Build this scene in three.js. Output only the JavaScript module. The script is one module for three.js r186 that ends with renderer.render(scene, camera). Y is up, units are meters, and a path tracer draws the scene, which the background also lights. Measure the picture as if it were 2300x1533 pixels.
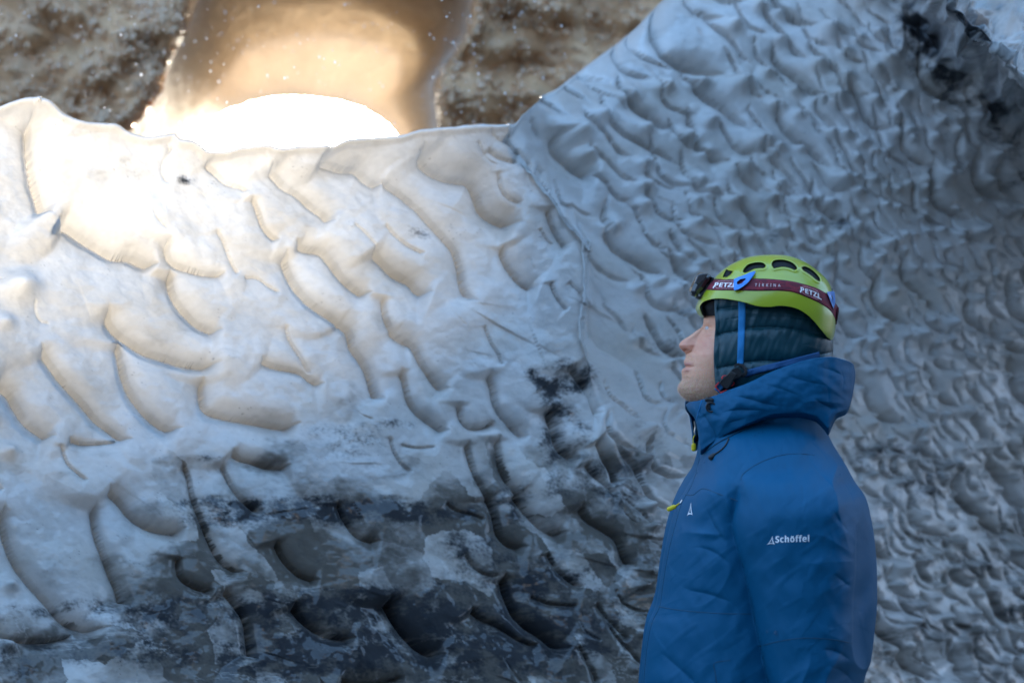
import * as THREE from 'three';
import { mergeGeometries } from 'three/addons/utils/BufferGeometryUtils.js';
import { FontLoader } from 'three/addons/loaders/FontLoader.js';
import { TextGeometry } from 'three/addons/geometries/TextGeometry.js';

// ---------------------------------------------------------------- camera, sky, sun, exposure
const scene = new THREE.Scene();
const FOV = 20, D0 = 0.6132 / Math.tan(Math.PI / 18), EYE = 1.6;      // D0: metres from the lens to the man
const camera = new THREE.PerspectiveCamera(FOV, 1024 / 682, 0.05, 400);
camera.position.set(0, EYE, D0);
camera.lookAt(0, EYE, 0);
camera.focus = D0 + 0.2;
camera.userData.fStop = 4;
const renderer = new THREE.WebGLRenderer({ antialias: true });
renderer.toneMapping = THREE.LinearToneMapping;
renderer.toneMappingExposure = 7.2;
renderer.shadowMap.enabled = true;

const SUN = new THREE.Vector3(-0.066, 0.1104, -1).normalize();
{ // the sky: pale blue air, whiter to the horizon, with the bright aureole of the low sun
  const w = 512, h = 256, a = new Float32Array(w * h * 4), d = new THREE.Vector3();
  for (let j = 0; j < h; j++) for (let i = 0; i < w; i++) {
    const v = (j + 0.5) / h, u = (i + 0.5) / w, lat = (v - 0.5) * Math.PI, lon = (u - 0.5) * 2 * Math.PI;
    d.set(Math.cos(lat) * Math.cos(lon), Math.sin(lat), Math.cos(lat) * Math.sin(lon));
    const up = Math.max(0, d.y), hz = Math.pow(1 - up, 3), c = Math.max(0, d.dot(SUN));
    const glow = 40 * Math.pow(c, 260) + 7 * Math.pow(c, 40) + 1.2 * Math.pow(c, 9);
    const k = (j * w + i) * 4;
    a[k] = 0.28 + 0.29 * hz + glow * 1.0;
    a[k + 1] = 0.535 + 0.18 * hz + glow * 0.9;
    a[k + 2] = 0.95 + 0.02 * hz + glow * 0.72;
    if (d.y < 0) { a[k] *= 0.45; a[k + 1] *= 0.45; a[k + 2] *= 0.45; }
    a[k] *= 0.35; a[k + 1] *= 0.35; a[k + 2] *= 0.35; a[k + 3] = 1;
  }
  const t = new THREE.DataTexture(a, w, h, THREE.RGBAFormat, THREE.FloatType);
  t.mapping = THREE.EquirectangularReflectionMapping; t.magFilter = THREE.LinearFilter; t.minFilter = THREE.LinearFilter; t.needsUpdate = true;
  scene.background = t; scene.environment = t;
}
const sun = new THREE.DirectionalLight(new THREE.Color().setRGB(1, 0.87, 0.7), 5);
sun.position.copy(SUN).multiplyScalar(40); sun.target.position.set(0, 0, 0);
sun.castShadow = true; sun.shadow.radius = 8;
Object.assign(sun.shadow.camera, { left: -12, right: 12, top: 9, bottom: -9, near: 1, far: 90 });
scene.add(sun, sun.target);

// ---------------------------------------------------------------- helpers
const PXM = 1250;                                                     // photograph pixels per metre where the man stands
const clamp = (x, a = 0, b = 1) => Math.min(b, Math.max(a, x));
const lerp = (a, b, t) => a + (b - a) * t;
const sstep = (a, b, x) => { const t = clamp((x - a) / (b - a)); return t * t * (3 - 2 * t); };
const mulberry = (s) => () => { s |= 0; s = (s + 0x6d2b79f5) | 0; let t = Math.imul(s ^ (s >>> 15), 1 | s); t = (t + Math.imul(t ^ (t >>> 7), 61 | t)) ^ t; return ((t ^ (t >>> 14)) >>> 0) / 4294967296; };
const perm = new Uint8Array(512); { const r = mulberry(11), p = [...Array(256).keys()]; for (let i = 255; i > 0; i--) { const j = Math.floor(r() * (i + 1)); [p[i], p[j]] = [p[j], p[i]]; } for (let i = 0; i < 512; i++) perm[i] = p[i & 255]; }
const gx = [], gy = []; for (let i = 0; i < 256; i++) { gx.push(Math.cos(i * 2.399)); gy.push(Math.sin(i * 2.399)); }
function noise(x, y) {                                                // gradient noise, about -0.7 .. 0.7
  const X = Math.floor(x), Y = Math.floor(y), fx = x - X, fy = y - Y, u = fx * fx * fx * (fx * (fx * 6 - 15) + 10), v = fy * fy * fy * (fy * (fy * 6 - 15) + 10);
  const g = (i, j, a, b) => { const k = perm[perm[(X + i) & 255] + ((Y + j) & 255)]; return gx[k] * a + gy[k] * b; };
  return lerp(lerp(g(0, 0, fx, fy), g(1, 0, fx - 1, fy), u), lerp(g(0, 1, fx, fy - 1), g(1, 1, fx - 1, fy - 1), u), v);
}
function fbm(x, y, n = 4) { let s = 0, a = 1; for (let i = 0; i < n; i++) { s += a * noise(x, y); x = x * 2.03 + 17.1; y = y * 2.03 + 5.3; a *= 0.5; } return s; }
const curve = (pts) => {                                              // smooth monotone-ish interpolation through (x, y) pairs
  return (x) => {
    if (x <= pts[0][0]) return pts[0][1];
    for (let i = 1; i < pts.length; i++) if (x <= pts[i][0]) {
      const [x0, y0] = pts[i - 1], [x1, y1] = pts[i], t = (x - x0) / (x1 - x0), h = x1 - x0;
      const s = (y1 - y0) / h, sp = i > 1 ? (y0 - pts[i - 2][1]) / (x0 - pts[i - 2][0]) : s, sn = i + 1 < pts.length ? (pts[i + 1][1] - y1) / (pts[i + 1][0] - x1) : s;
      const lim = (a, b) => (a * b <= 0 ? 0 : (2 * a * b) / (a + b)), m0 = i > 1 ? lim(sp, s) : s, m1 = i + 1 < pts.length ? lim(s, sn) : s, t2 = t * t, t3 = t2 * t;
      return (2 * t3 - 3 * t2 + 1) * y0 + (t3 - 2 * t2 + t) * h * m0 + (-2 * t3 + 3 * t2) * y1 + (t3 - t2) * h * m1;
    }
    return pts[pts.length - 1][1];
  };
};
const smax = (a, b, k) => { const h = Math.max(k - Math.abs(a - b), 0) / k; return Math.max(a, b) + h * h * k * 0.25; };
// a point of the photograph carried to a given depth in front of the lens
const at = (px, py, depth) => new THREE.Vector3(((px - 1150) / PXM) * (depth / D0), EYE - ((py - 766.5) / PXM) * (depth / D0), D0 - depth);
const atZ = (px, py, z) => at(px, py, D0 - z);
const P2 = (s) => s.trim().split(/\s+/).map((p) => p.split(',').map(Number));
function polySDF(poly, x, y) {                                        // signed distance, negative inside
  let d = 1e9, inside = false;
  for (let i = 0, j = poly.length - 1; i < poly.length; j = i++) {
    const [ax, ay] = poly[j], [bx, by] = poly[i], ex = bx - ax, ey = by - ay, t = clamp(((x - ax) * ex + (y - ay) * ey) / (ex * ex + ey * ey + 1e-9));
    d = Math.min(d, Math.hypot(x - ax - ex * t, y - ay - ey * t));
    if ((ay > y) !== (by > y) && x < ((bx - ax) * (y - ay)) / (by - ay) + ax) inside = !inside;
  }
  return inside ? -d : d;
}
// strokes: creases drawn as polylines; the lip is on the left of the direction of travel (image axes, y down)
const segD = new Float64Array(400), segA = new Float64Array(400);
class Strokes {
  constructor(list, cell = 60) {                                      // {pts, B, w, L, C, two}
    this.cell = cell; this.bins = new Map(); this.list = list;
    list.forEach((k, id) => {
      k.len = [0]; for (let i = 1; i < k.pts.length; i++) k.len.push(k.len[i - 1] + Math.hypot(k.pts[i][0] - k.pts[i - 1][0], k.pts[i][1] - k.pts[i - 1][1]));
      k.total = k.len[k.len.length - 1];
      const R = Math.max(k.w * 2, k.L * (k.reach ?? 2.4)), xs = k.pts.map((p) => p[0]), ys = k.pts.map((p) => p[1]); k.R = R;
      for (let i = Math.floor((Math.min(...xs) - R) / cell); i <= (Math.max(...xs) + R) / cell; i++) for (let j = Math.floor((Math.min(...ys) - R) / cell); j <= (Math.max(...ys) + R) / cell; j++) {
        const key = i * 4096 + j; if (!this.bins.has(key)) this.bins.set(key, []); this.bins.get(key).push(id);
      }
    });
  }
  cellOf(x, y) {                                                      // which scallop a point belongs to: the nearest crease and the side of it
    const ids = this.bins.get(Math.floor(x / this.cell) * 4096 + Math.floor(y / this.cell)); if (!ids) return 0;
    let best = 1e9, cell = 0;
    for (const id of ids) { const p = this.list[id].pts; for (let i = 1; i < p.length; i++) { const ax = p[i - 1][0], ay = p[i - 1][1], ex = p[i][0] - ax, ey = p[i][1] - ay, t = clamp(((x - ax) * ex + (y - ay) * ey) / (ex * ex + ey * ey)), qx = x - ax - ex * t, qy = y - ay - ey * t, d = qx * qx + qy * qy; if (d < best) { best = d; cell = id * 2 + (qx * ey - qy * ex >= 0 ? 1 : 2); } } }
    return cell;
  }
  at(x, y, add = false) {
    const ids = this.bins.get(Math.floor(x / this.cell) * 4096 + Math.floor(y / this.cell)); if (!ids) return 0;
    let out = 0, bump = 0;
    for (const id of ids) {
      const k = this.list[id], p = k.pts; let best = 1e9, side = 1, al = 0;
      for (let i = 1; i < p.length; i++) {
        const ax = p[i - 1][0], ay = p[i - 1][1], ex = p[i][0] - ax, ey = p[i][1] - ay, t = clamp(((x - ax) * ex + (y - ay) * ey) / (ex * ex + ey * ey)), qx = x - ax - ex * t, qy = y - ay - ey * t, d = qx * qx + qy * qy; segD[i] = d; segA[i] = k.len[i - 1] + t * Math.sqrt(ex * ex + ey * ey);
        if (d < best) { best = d; side = qx * ey - qy * ex; al = (k.len[i - 1] + t * Math.sqrt(ex * ex + ey * ey)) / k.total; }
      }
      const d = Math.sqrt(best); if (d > k.R) continue;
      if (d > 3) { let sw = 0, sa = 0; const inv = 1 / (0.16 * d + 1); for (let i = 1; i < p.length; i++) { const g = (Math.sqrt(segD[i]) - d) * inv; if (g < 6) { const w = Math.exp(-g); sw += w; sa += w * segA[i]; } } al = sa / sw / k.total; }
      if (k.tip) { const e = p[p.length - 1], tx = x - e[0] + k.w * 0.1, ty = y - e[1] - k.w * 0.12, tq = (tx * tx + ty * ty * 1.8) / (k.w * k.w * 0.16); if (tq < 6) bump = Math.max(bump, 0.7 * k.B * Math.exp(-tq)); }
      const f = k.f0 ?? 0.16, taper = sstep(0, f, al) * sstep(0, f, 1 - al); if (taper <= 0) continue;
      const thin = 0.45 + 0.55 * taper, kw = k.w * thin, kL = k.L * thin;
      let h;
      if (k.two) { const q = 1 - Math.min(d / kw, 1); h = -k.B * (1 - Math.sqrt(Math.max(0, 1 - q * q))); }
      else if (side >= 0) { const q = 1 - Math.min(d / (kw * 0.42), 1); h = -k.B * (0.55 * Math.exp(-d / (kw * 0.62)) + 0.45 * (1 - Math.sqrt(Math.max(0, 1 - q * q)))); }
      else h = -k.B * (0.8 * Math.exp(-d / kL) + (0.2 + (k.C ?? 0.2) * 1.6) * Math.exp(-d / (kw * 0.12)));
      h *= taper * (1 - sstep(k.R * thin * 0.55, k.R * thin, d));
      if (add) out += h; else { const kk = k.B * 0.4, m = Math.max(kk - Math.abs(out - h), 0) / (kk || 1); out = Math.min(out, h) - m * m * kk * 0.25 + (h > -1e-3 || out > -1e-3 ? m * m * kk * 0.25 : 0); }
    }
    return out + bump;
  }
}
function gridGeometry(rows, cols, fn, colorFn, closeU = false) {      // fn(i, j) -> [x, y, z]
  const pos = new Float32Array(rows * cols * 3), uv = new Float32Array(rows * cols * 2), col = colorFn ? new Float32Array(rows * cols * 3) : null;
  for (let i = 0; i < rows; i++) for (let j = 0; j < cols; j++) {
    const k = i * cols + j, p = fn(i, j); pos[k * 3] = p[0]; pos[k * 3 + 1] = p[1]; pos[k * 3 + 2] = p[2]; uv[k * 2] = p[3] ?? j / (cols - 1); uv[k * 2 + 1] = p[4] ?? i / (rows - 1);
    if (col) col.set(colorFn(i, j), k * 3);
  }
  const idx = new Uint32Array((rows - 1) * (cols - 1 + (closeU ? 1 : 0)) * 6); let n = 0;
  for (let i = 0; i + 1 < rows; i++) for (let j = 0; j < cols - (closeU ? 0 : 1); j++) {
    const j1 = (j + 1) % cols, a = i * cols + j, b = i * cols + j1, c = a + cols, d = b + cols;
    idx[n++] = a; idx[n++] = c; idx[n++] = b; idx[n++] = b; idx[n++] = c; idx[n++] = d;
  }
  const g = new THREE.BufferGeometry();
  g.setAttribute('position', new THREE.BufferAttribute(pos, 3)); g.setAttribute('uv', new THREE.BufferAttribute(uv, 2));
  if (col) g.setAttribute('color', new THREE.BufferAttribute(col, 3));
  g.setIndex(new THREE.BufferAttribute(idx, 1)); g.computeVertexNormals();
  return g;
}
function mesh(name, geometry, material, parent = scene) { const m = new THREE.Mesh(geometry, material); m.name = name; m.castShadow = m.receiveShadow = true; parent.add(m); return m; }
const lin = (r, g, b) => new THREE.Color().setRGB(r, g, b);
function noiseTexture(size, fn, srgb = false) {                       // grey tile from fn(u, v) in 0 .. 1
  const a = new Uint8Array(size * size * 4);
  for (let j = 0; j < size; j++) for (let i = 0; i < size; i++) { const v = fn(i / size, j / size), k = (j * size + i) * 4; a[k] = a[k + 1] = a[k + 2] = clamp(v) * 255; a[k + 3] = 255; }
  const t = new THREE.DataTexture(a, size, size); t.wrapS = t.wrapT = THREE.RepeatWrapping; t.magFilter = THREE.LinearFilter; t.minFilter = THREE.LinearMipmapLinearFilter; t.generateMipmaps = true; t.needsUpdate = true;
  return t;
}
const tiled = (fn) => (u, v) => { const a = fn(u, v), b = fn(u - 1, v), c = fn(u, v - 1), d = fn(u - 1, v - 1); return lerp(lerp(a, b, u), lerp(c, d, u), v); };

// ---------------------------------------------------------------- the ice wall
const iceGrain = noiseTexture(512, tiled((u, v) => 0.5 + 0.42 * fbm(u * 40, v * 56, 3) + 0.25 * noise(u * 170, v * 170)));
const iceMat = new THREE.MeshPhysicalMaterial({ vertexColors: true, roughness: 1, transmission: 0.24, thickness: 0, ior: 1.31, clearcoat: 1, clearcoatRoughness: 0.075, bumpMap: iceGrain, bumpScale: 0.002 });

// the creases between the scallops of the near ridge, from upper left to lower right
const traced = `87,224 87,290 99,368 114,422 132,467|132,467 168,470 210,497 246,521 285,542 315,542 360,560 390,572|405,305 387,335 380,359 390,383 402,395
357,443 366,470 384,488 402,498|399,500 402,545 420,566 450,578 486,587 540,587|477,333 510,362 534,383 570,395 585,410|585,410 600,440 615,482 630,500 657,518
624,335 648,362 666,383 702,404 735,434 759,452 783,482|735,320 774,333 804,342 834,344 861,368 900,386|504,485 525,524 543,566 564,599|564,599 600,596 630,617 660,635
666,524 678,566 699,611 726,644 759,668 795,692 822,713|678,506 720,524 753,531 774,554 798,587 828,614 855,629 876,633|810,473 840,497 864,524 900,560|405,570 420,635 450,674 480,701 530,722
855,358 893,380 938,408 971,436 997,468 1023,494 1049,524 1062,553 1069,583 1075,625 1095,658 1111,677|964,295 977,322 1003,348 1043,366 1088,372 1108,400 1121,436 1147,459 1183,473 1202,494
889,468 906,494 932,517 964,537 990,547|860,524 893,553 925,583 958,599 977,622 1003,638|896,631 896,680 909,713 938,740 965,748|1026,661 1043,693 1072,720|1088,295 1101,325 1121,348 1144,354
1108,315 1137,335 1186,348|1111,273 1137,299 1176,308|1140,361 1144,397 1160,423 1199,439|1199,370 1203,403 1222,426|1163,279 1183,308 1209,335 1238,351|1238,351 1258,361 1261,390 1271,410
1281,266 1284,299 1310,331 1343,357 1369,370|1284,354 1317,384 1353,403|1157,521 1163,553 1186,592 1206,615 1235,630|1203,560 1222,596|1252,442 1261,478 1278,514 1300,547|1229,494 1245,521 1268,537
1300,468 1323,501|1252,615 1268,654 1294,690|1287,618 1317,645 1340,671|93,646 99,682 114,701 135,701|261,649 270,682 288,709 321,736 360,757 405,772 444,784 480,790 530,793
288,718 303,769 318,826 339,865 366,901 396,925 429,938 447,937|99,739 126,766 150,802 180,838 216,874 246,910 276,934 303,955 339,970|0,829 30,835 51,850 66,880 90,916 126,943 153,964
168,958 204,970 246,970 300,964|156,970 171,1021 195,1045 222,1066|-60,1040 0,1063 30,1087|26,1090 35,1156 59,1226 94,1278 139,1330 174,1369 209,1386 278,1398|-60,1350 0,1389 42,1410 83,1417 146,1414 209,1400
240,1087 250,1167 271,1226 292,1278 306,1320 310,1362|257,1063 296,1094 330,1136 372,1160 417,1169 452,1165|414,1000 445,1031 459,1087 477,1139 497,1191 522,1236 556,1264 591,1278
428,1223 435,1275 470,1299 511,1310|522,1010 543,1059 570,1097 598,1122 623,1130|522,1292 556,1330 584,1376 591,1417 598,1480|492,800 490,848 498,887 534,902 588,914 648,926 714,932
600,776 630,791 660,800 705,809 732,830 765,842|666,695 675,734 696,770 714,800 732,827|774,680 819,710 831,749 852,776 870,815 882,860 900,887|804,854 819,890 840,914 870,926
540,983 570,1004 600,1013 630,1023 684,1025|717,935 741,959 777,963|902,700 917,724 947,739 965,754 980,787 1001,820 1022,847 1046,862|860,799 872,835 881,868 896,886
926,793 941,826 950,868 968,898 995,919 1022,937 1046,958|1064,760 1076,790 1091,811|1109,706 1124,751 1145,787 1154,814|1121,805 1139,850 1148,892 1172,925 1199,952 1226,970
1061,880 1067,919 1085,940 1115,940 1145,922|1082,961 1091,1000 1103,1039 1121,1075 1139,1114|1151,946 1157,1000 1169,1048 1193,1081 1220,1120 1250,1144|1265,892 1280,940 1295,988 1334,1015
1304,799 1328,835 1358,874 1370,904 1391,919|1340,1018 1364,1051 1400,1075 1430,1093|1370,964 1400,1000 1424,1030 1439,1072|1337,1075 1346,1114 1370,1144|902,955 908,988 926,1024 956,1048
917,979 959,988 1013,982|1025,1105 1052,1126 1094,1138 1130,1150|1124,1080 1148,1124 1160,1175 1183,1201 1225,1214|1189,1080 1225,1127 1260,1160 1284,1175 1313,1179|1071,1219 1095,1254 1124,1275 1163,1275
1165,1257 1177,1310 1195,1358 1225,1390 1260,1414 1290,1440 1316,1446|1080,1340 1112,1370 1160,1393 1201,1420 1236,1432 1257,1423|1213,1319 1254,1340 1296,1346 1334,1346|1260,1216 1284,1263 1313,1290 1349,1310
1334,1104 1355,1145 1393,1172 1423,1195 1437,1234 1461,1269|1154,1455 1177,1494 1207,1533|1225,1488 1251,1514 1281,1533|1319,1435 1349,1485 1369,1533|1363,1334 1393,1378 1443,1432|1325,1375 1340,1411 1378,1432
900,1316 920,1361 950,1405 988,1440 1033,1461|782,1505 826,1517 885,1514 944,1503|640,1190 668,1240 705,1275 748,1290|780,1100 800,1150 835,1190 880,1205|680,1330 720,1380 770,1410 830,1420`;
const smoothLine = (p) => { const c = new THREE.CatmullRomCurve3(p.map(([x, y]) => new THREE.Vector3(x, y, 0)), false, 'centripetal'), n = Math.max(4, Math.round(c.getLength() / 14)); return c.getPoints(n).map((v) => [v.x, v.y]); };
const iceStrokes = [];
const rnd = mulberry(5);
for (const s of traced.split(/[|\n]/)) {
  const pts = smoothLine(P2(s)); let len = 0; for (let i = 1; i < pts.length; i++) len += Math.hypot(pts[i][0] - pts[i - 1][0], pts[i][1] - pts[i - 1][1]);
  const k = clamp(len / 160, 0.42, 1.15);
  iceStrokes.push({ pts, B: 80 * k * (0.85 + 0.4 * rnd()), w: 104 * k, L: 215 * k, C: 0.16, f0: 0.13, reach: 1.5 });
}
// the smaller scallops of the wall beyond, strewn on a jittered slanting lattice
{
  const r = mulberry(77), spots = new Map();
  for (let tries = 0; tries < 60000; tries++) {
    const x = -900 + 4200 * r(), y = -620 + 3100 * r(), near = sstep(1300, 2150, x + 0.45 * (y - 200)), q = [r(), r(), r(), r()], size = (x < 1000 ? 150 : lerp(140, 66, near)) * (0.62 + 0.9 * q[3] * q[3]);
    const lx = 1250 + clamp((y - 270) * 0.32, -80, 170);
    if ((x < lx && x > -70 && y > 150 && y < 1560) || (x <= 1170 && y < 260)) continue;
    const a = (lerp(47, 61, near) + 14 * (q[0] - 0.5)) * Math.PI / 180, dx = Math.cos(a), dy = Math.sin(a), ci = Math.floor(x / 160), cj = Math.floor(y / 160);
    let clash = false;
    for (let i = -1; i <= 1 && !clash; i++) for (let j = -1; j <= 1 && !clash; j++) for (const [ox, oy] of spots.get((ci + i) * 999 + cj + j) ?? []) { const ux = (x - ox) * dx + (y - oy) * dy, uy = -(x - ox) * dy + (y - oy) * dx; if (Math.hypot(ux * 0.5, uy * 1.3) < size * 0.62) { clash = true; break; } }
    if (clash) continue;
    const key = ci * 999 + cj; if (!spots.has(key)) spots.set(key, []); spots.get(key).push([x, y]);
    const len = size * (1.7 + 1.3 * q[1]), bow = len * (0.07 + 0.1 * q[2]), pts = [];
    for (let i = 0; i <= 8; i++) { const t = i / 8 - 0.5, b = bow * (4 * t * t - 1) + 0.04 * len * Math.sin(t * 9 + x), hook = t > 0 ? t * t * len * 0.35 : 0; pts.push([x + dx * t * len + dy * b + hook, y + dy * t * len - dx * b - hook * 0.2]); }
    const k = size / 100;
    iceStrokes.push({ pts, B: (44 + 20 * q[2]) * k * lerp(0.7, 1, near), w: 56 * k, L: 105 * k, C: 0.3, f0: 0.3, reach: 1.5, tip: k });
  }
}
const iceField = new Strokes(iceStrokes, 60);
const crestPts = [[-1200, 150], [-500, 205], [-200, 238], [0, 226], [78, 214], [105, 219], [150, 250], [200, 268], [262, 272], [300, 290], [340, 297], [398, 290], [412, 302], [442, 306], [480, 328], [520, 327], [555, 318], [605, 313], [640, 322], [690, 318], [745, 317], [800, 301], [850, 299], [905, 296], [950, 284], [1010, 279], [1080, 273], [1170, 271], [1250, 200], [1340, 130], [1420, 70], [1500, -10], [1600, -110], [1750, -220], [1950, -300], [3600, -380]];
const crestAt = curve(crestPts);
const overLine = curve([[1960, -400], [2010, -60], [2060, 20], [2110, 95], [2160, 170], [2210, 222], [2290, 285], [2500, 400], [3000, 560]]);
function wallDepth(s, t) {
  const near = 3.95 + 0.0005 * s + 0.00034 * (1000 - t);
  const slope = lerp(0.00095, 0.0001, sstep(1550, 2350, s));
  let far = 4.9 + 0.0014 * (s - 1345) + slope * (1100 - Math.min(t, 1700));
  const line = t < 540 ? lerp(1180, 1346, clamp((t - 270) / 270)) : t < 760 ? 1346 : 1346 + (t - 760) * 0.4;
  const wide = t < 540 ? lerp(70, 8, clamp((t - 330) / 190)) : t < 745 ? 8 : 8 + Math.min(240, (t - 745) * 0.9);
  const jag = 7 * noise(t / 47, 3.3);
  const m = sstep(line - wide * 0.3 + jag, line + wide + jag, s);
  // the undercut lip at the upper right
  const up = overLine(s) - t + 26 * noise(s / 55, 8.1) + 12 * noise(s / 21, t / 60);
  if (up > -60 && s > 1900) { far -= 1.7 * sstep(-10, 130, up); far += 0.008 * Math.max(0, up - 150); }
  return lerp(near, far, m);
}
const blobs = P2('1225,832 1290,820 1320,850 1345,822 1250,870 1275,900').map(([x, y]) => [x, y, 30, 24, 0.5]).concat(
  [[300, 365, 34, 34, 0.26], [425, 388, 22, 12, 0.3], [455, 382, 60, 10, 0.24], [600, 380, 60, 14, 0.16], [960, 500, 46, 20, 0.3], [1060, 490, 90, 18, 0.16], [245, 858, 14, 6, 0.34], [330, 905, 40, 8, 0.3], [486, 1010, 44, 8, 0.42], [100, 860, 60, 30, 0.16],
    [640, 905, 90, 10, 0.2], [700, 1128, 260, 26, 0.55], [900, 1140, 190, 26, 0.55], [520, 1112, 80, 12, 0.4], [560, 1155, 110, 20, 0.36], [820, 985, 90, 46, 0.34], [930, 935, 60, 12, 0.34], [760, 950, 60, 20, 0.2], [1175, 1100, 28, 26, 0.5], [1190, 1130, 16, 28, 0.45], [1055, 1222, 26, 34, 0.52], [1135, 1230, 70, 50, 0.3],
    [1260, 985, 26, 40, 0.46], [1310, 960, 40, 40, 0.34], [1300, 1060, 70, 60, 0.3], [870, 1325, 40, 16, 0.5], [780, 1345, 140, 26, 0.5], [640, 1350, 80, 34, 0.45], [420, 1345, 110, 34, 0.4], [350, 1370, 80, 30, 0.4], [230, 1345, 120, 16, 0.34], [40, 1355, 90, 18, 0.26], [60, 1440, 120, 24, 0.2], [330, 1440, 160, 40, 0.3], [40, 1510, 80, 40, 0.4],
    [720, 1450, 160, 60, 0.5], [900, 1420, 130, 70, 0.5], [1000, 1390, 60, 60, 0.4], [1160, 1340, 110, 60, 0.5], [1250, 1300, 60, 60, 0.45], [1240, 1450, 110, 40, 0.55], [1330, 1400, 70, 70, 0.42], [1080, 1480, 120, 60, 0.34], [560, 1500, 120, 40, 0.34], [1420, 1300, 60, 120, 0.24],
    [1745, 518, 16, 30, 0.42], [1890, 492, 34, 22, 0.44], [1830, 480, 26, 18, 0.32], [1510, 760, 44, 60, 0.34], [1360, 690, 14, 12, 0.36], [1560, 690, 16, 16, 0.34], [1400, 760, 60, 20, 0.2], [1440, 1090, 70, 60, 0.36], [1480, 970, 60, 60, 0.3], [1990, 1010, 110, 40, 0.32], [2150, 1060, 160, 36, 0.32], [2070, 1120, 90, 26, 0.3], [2010, 1165, 60, 16, 0.4], [2060, 1420, 80, 60, 0.26], [2220, 1250, 120, 60, 0.3], [2290, 1370, 60, 40, 0.34], [2250, 880, 90, 40, 0.2], [2060, 60, 60, 60, 0.3], [2200, 110, 120, 90, 0.25], [2085, 30, 60, 50, 0.55], [2150, 95, 70, 50, 0.6], [2215, 180, 60, 50, 0.6], [2270, 270, 60, 60, 0.5], [2180, 20, 60, 40, 0.35], [2100, 170, 40, 60, 0.25], [2290, 420, 50, 90, 0.3]]);
function ashAt(s, t) {                                                // share of black volcanic ash frozen into the ice
  let v = 0;
  for (const [x, y, rx, ry, k] of blobs) { const dx = (s - x) / rx, dy = (t - y) / ry, q = dx * dx + dy * dy; if (q < 7) v += k * Math.exp(-q * 0.7); }
  const low = sstep(900, 1500, t + 0.1 * (s - 700)) * sstep(-400, 500, s) * (1 - 0.55 * sstep(1500, 2100, s));
  const band = fbm(s / 210 + 4, t / 62, 3);
  v += low * (0.10 + 0.34 * band) + 0.04 * band;
  const n = fbm(s / 46, t / 30, 5), f = fbm(s / 7.5, t / 6, 2);
  v = v * (1 + 0.9 * n) + 0.13 * n * sstep(0.02, 0.3, v) + 0.3 * f * sstep(0.06, 0.35, v);
  const speck = sstep(0.5, 0.62, noise(s / 4.2, t / 3.4) + 0.3 * fbm(s / 60, t / 40, 2) + v * 0.12);
  return clamp(sstep(0.16, 0.85, v) + 0.5 * speck * sstep(-0.1, 0.3, fbm(s / 90 + 30, t / 60, 2) + v));
}
function iceColor(s, t) {
  const a = ashAt(s, t), m = fbm(s / 120 + 9, t / 90, 4), g = fbm(s / 16, t / 11, 2);
  const low = Math.max(sstep(800, 1400, t + 110 * m) * sstep(60, 760, s + (t - 1100) * 0.45 + 160 * m) * (1 - 0.6 * sstep(1400, 1900, s)), lerp(0.5, 0.75, sstep(150, 500, s)) * sstep(1290, 1450, t + 60 * m) * (1 - 0.5 * sstep(1400, 1900, s)));
  const silt = clamp(0.25 + 0.9 * fbm(s / 260 + 50, t / 120, 3) + 0.4 * low);
  const cell = iceField.cellOf(s + 9 * noise(s / 19, t / 19), t + 9 * noise(s / 19 + 40, t / 19)), pick = ((cell * 2654435761) >>> 8 & 1023) / 1023;
  const k = (1 + 0.12 * m + 0.09 * g) * (1 + 0.08 * (pick - 0.5));
  const clear = clamp(sstep(-0.5, 0.62, 1.7 * (pick - 0.5) * low + 0.7 * fbm(s / 150 + 21, t / 62 + 0.8 * m, 5) + 0.2 * g + 1.5 * low - 0.6));   // dark bubble-free ice
  // frozen-in white air threads, low on the wall
  const th = 1 - Math.abs(fbm(s / 40 + 2 * m, t / 17, 3)) * 7, thread = 0.55 * clamp(th) * sstep(0.3, 0.55, fbm(s / 150 + 80, t / 50, 2) + 0.18) * sstep(1150, 1350, t);
  const c = clear * 0.94 * (1 - 0.8 * thread);
  const wr = 0.575, wg = 0.565, wb = 0.545;
  const r = lerp(lerp(wr, wr * 0.86, silt), 0.074, c) * k, gg = lerp(lerp(wg, wg * 0.82, silt), 0.064, c) * k, b = lerp(lerp(wb, wb * 0.76, silt), 0.05, c) * k;
  const q = a * (1 - 0.8 * thread);
  return [lerp(r, 0.022, q), lerp(gg, 0.024, q), lerp(b, 0.028, q)].map((x) => clamp(x, 0.015, 0.9));
}
const baseP = (s, t) => at(s, t, wallDepth(s, t));
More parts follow.
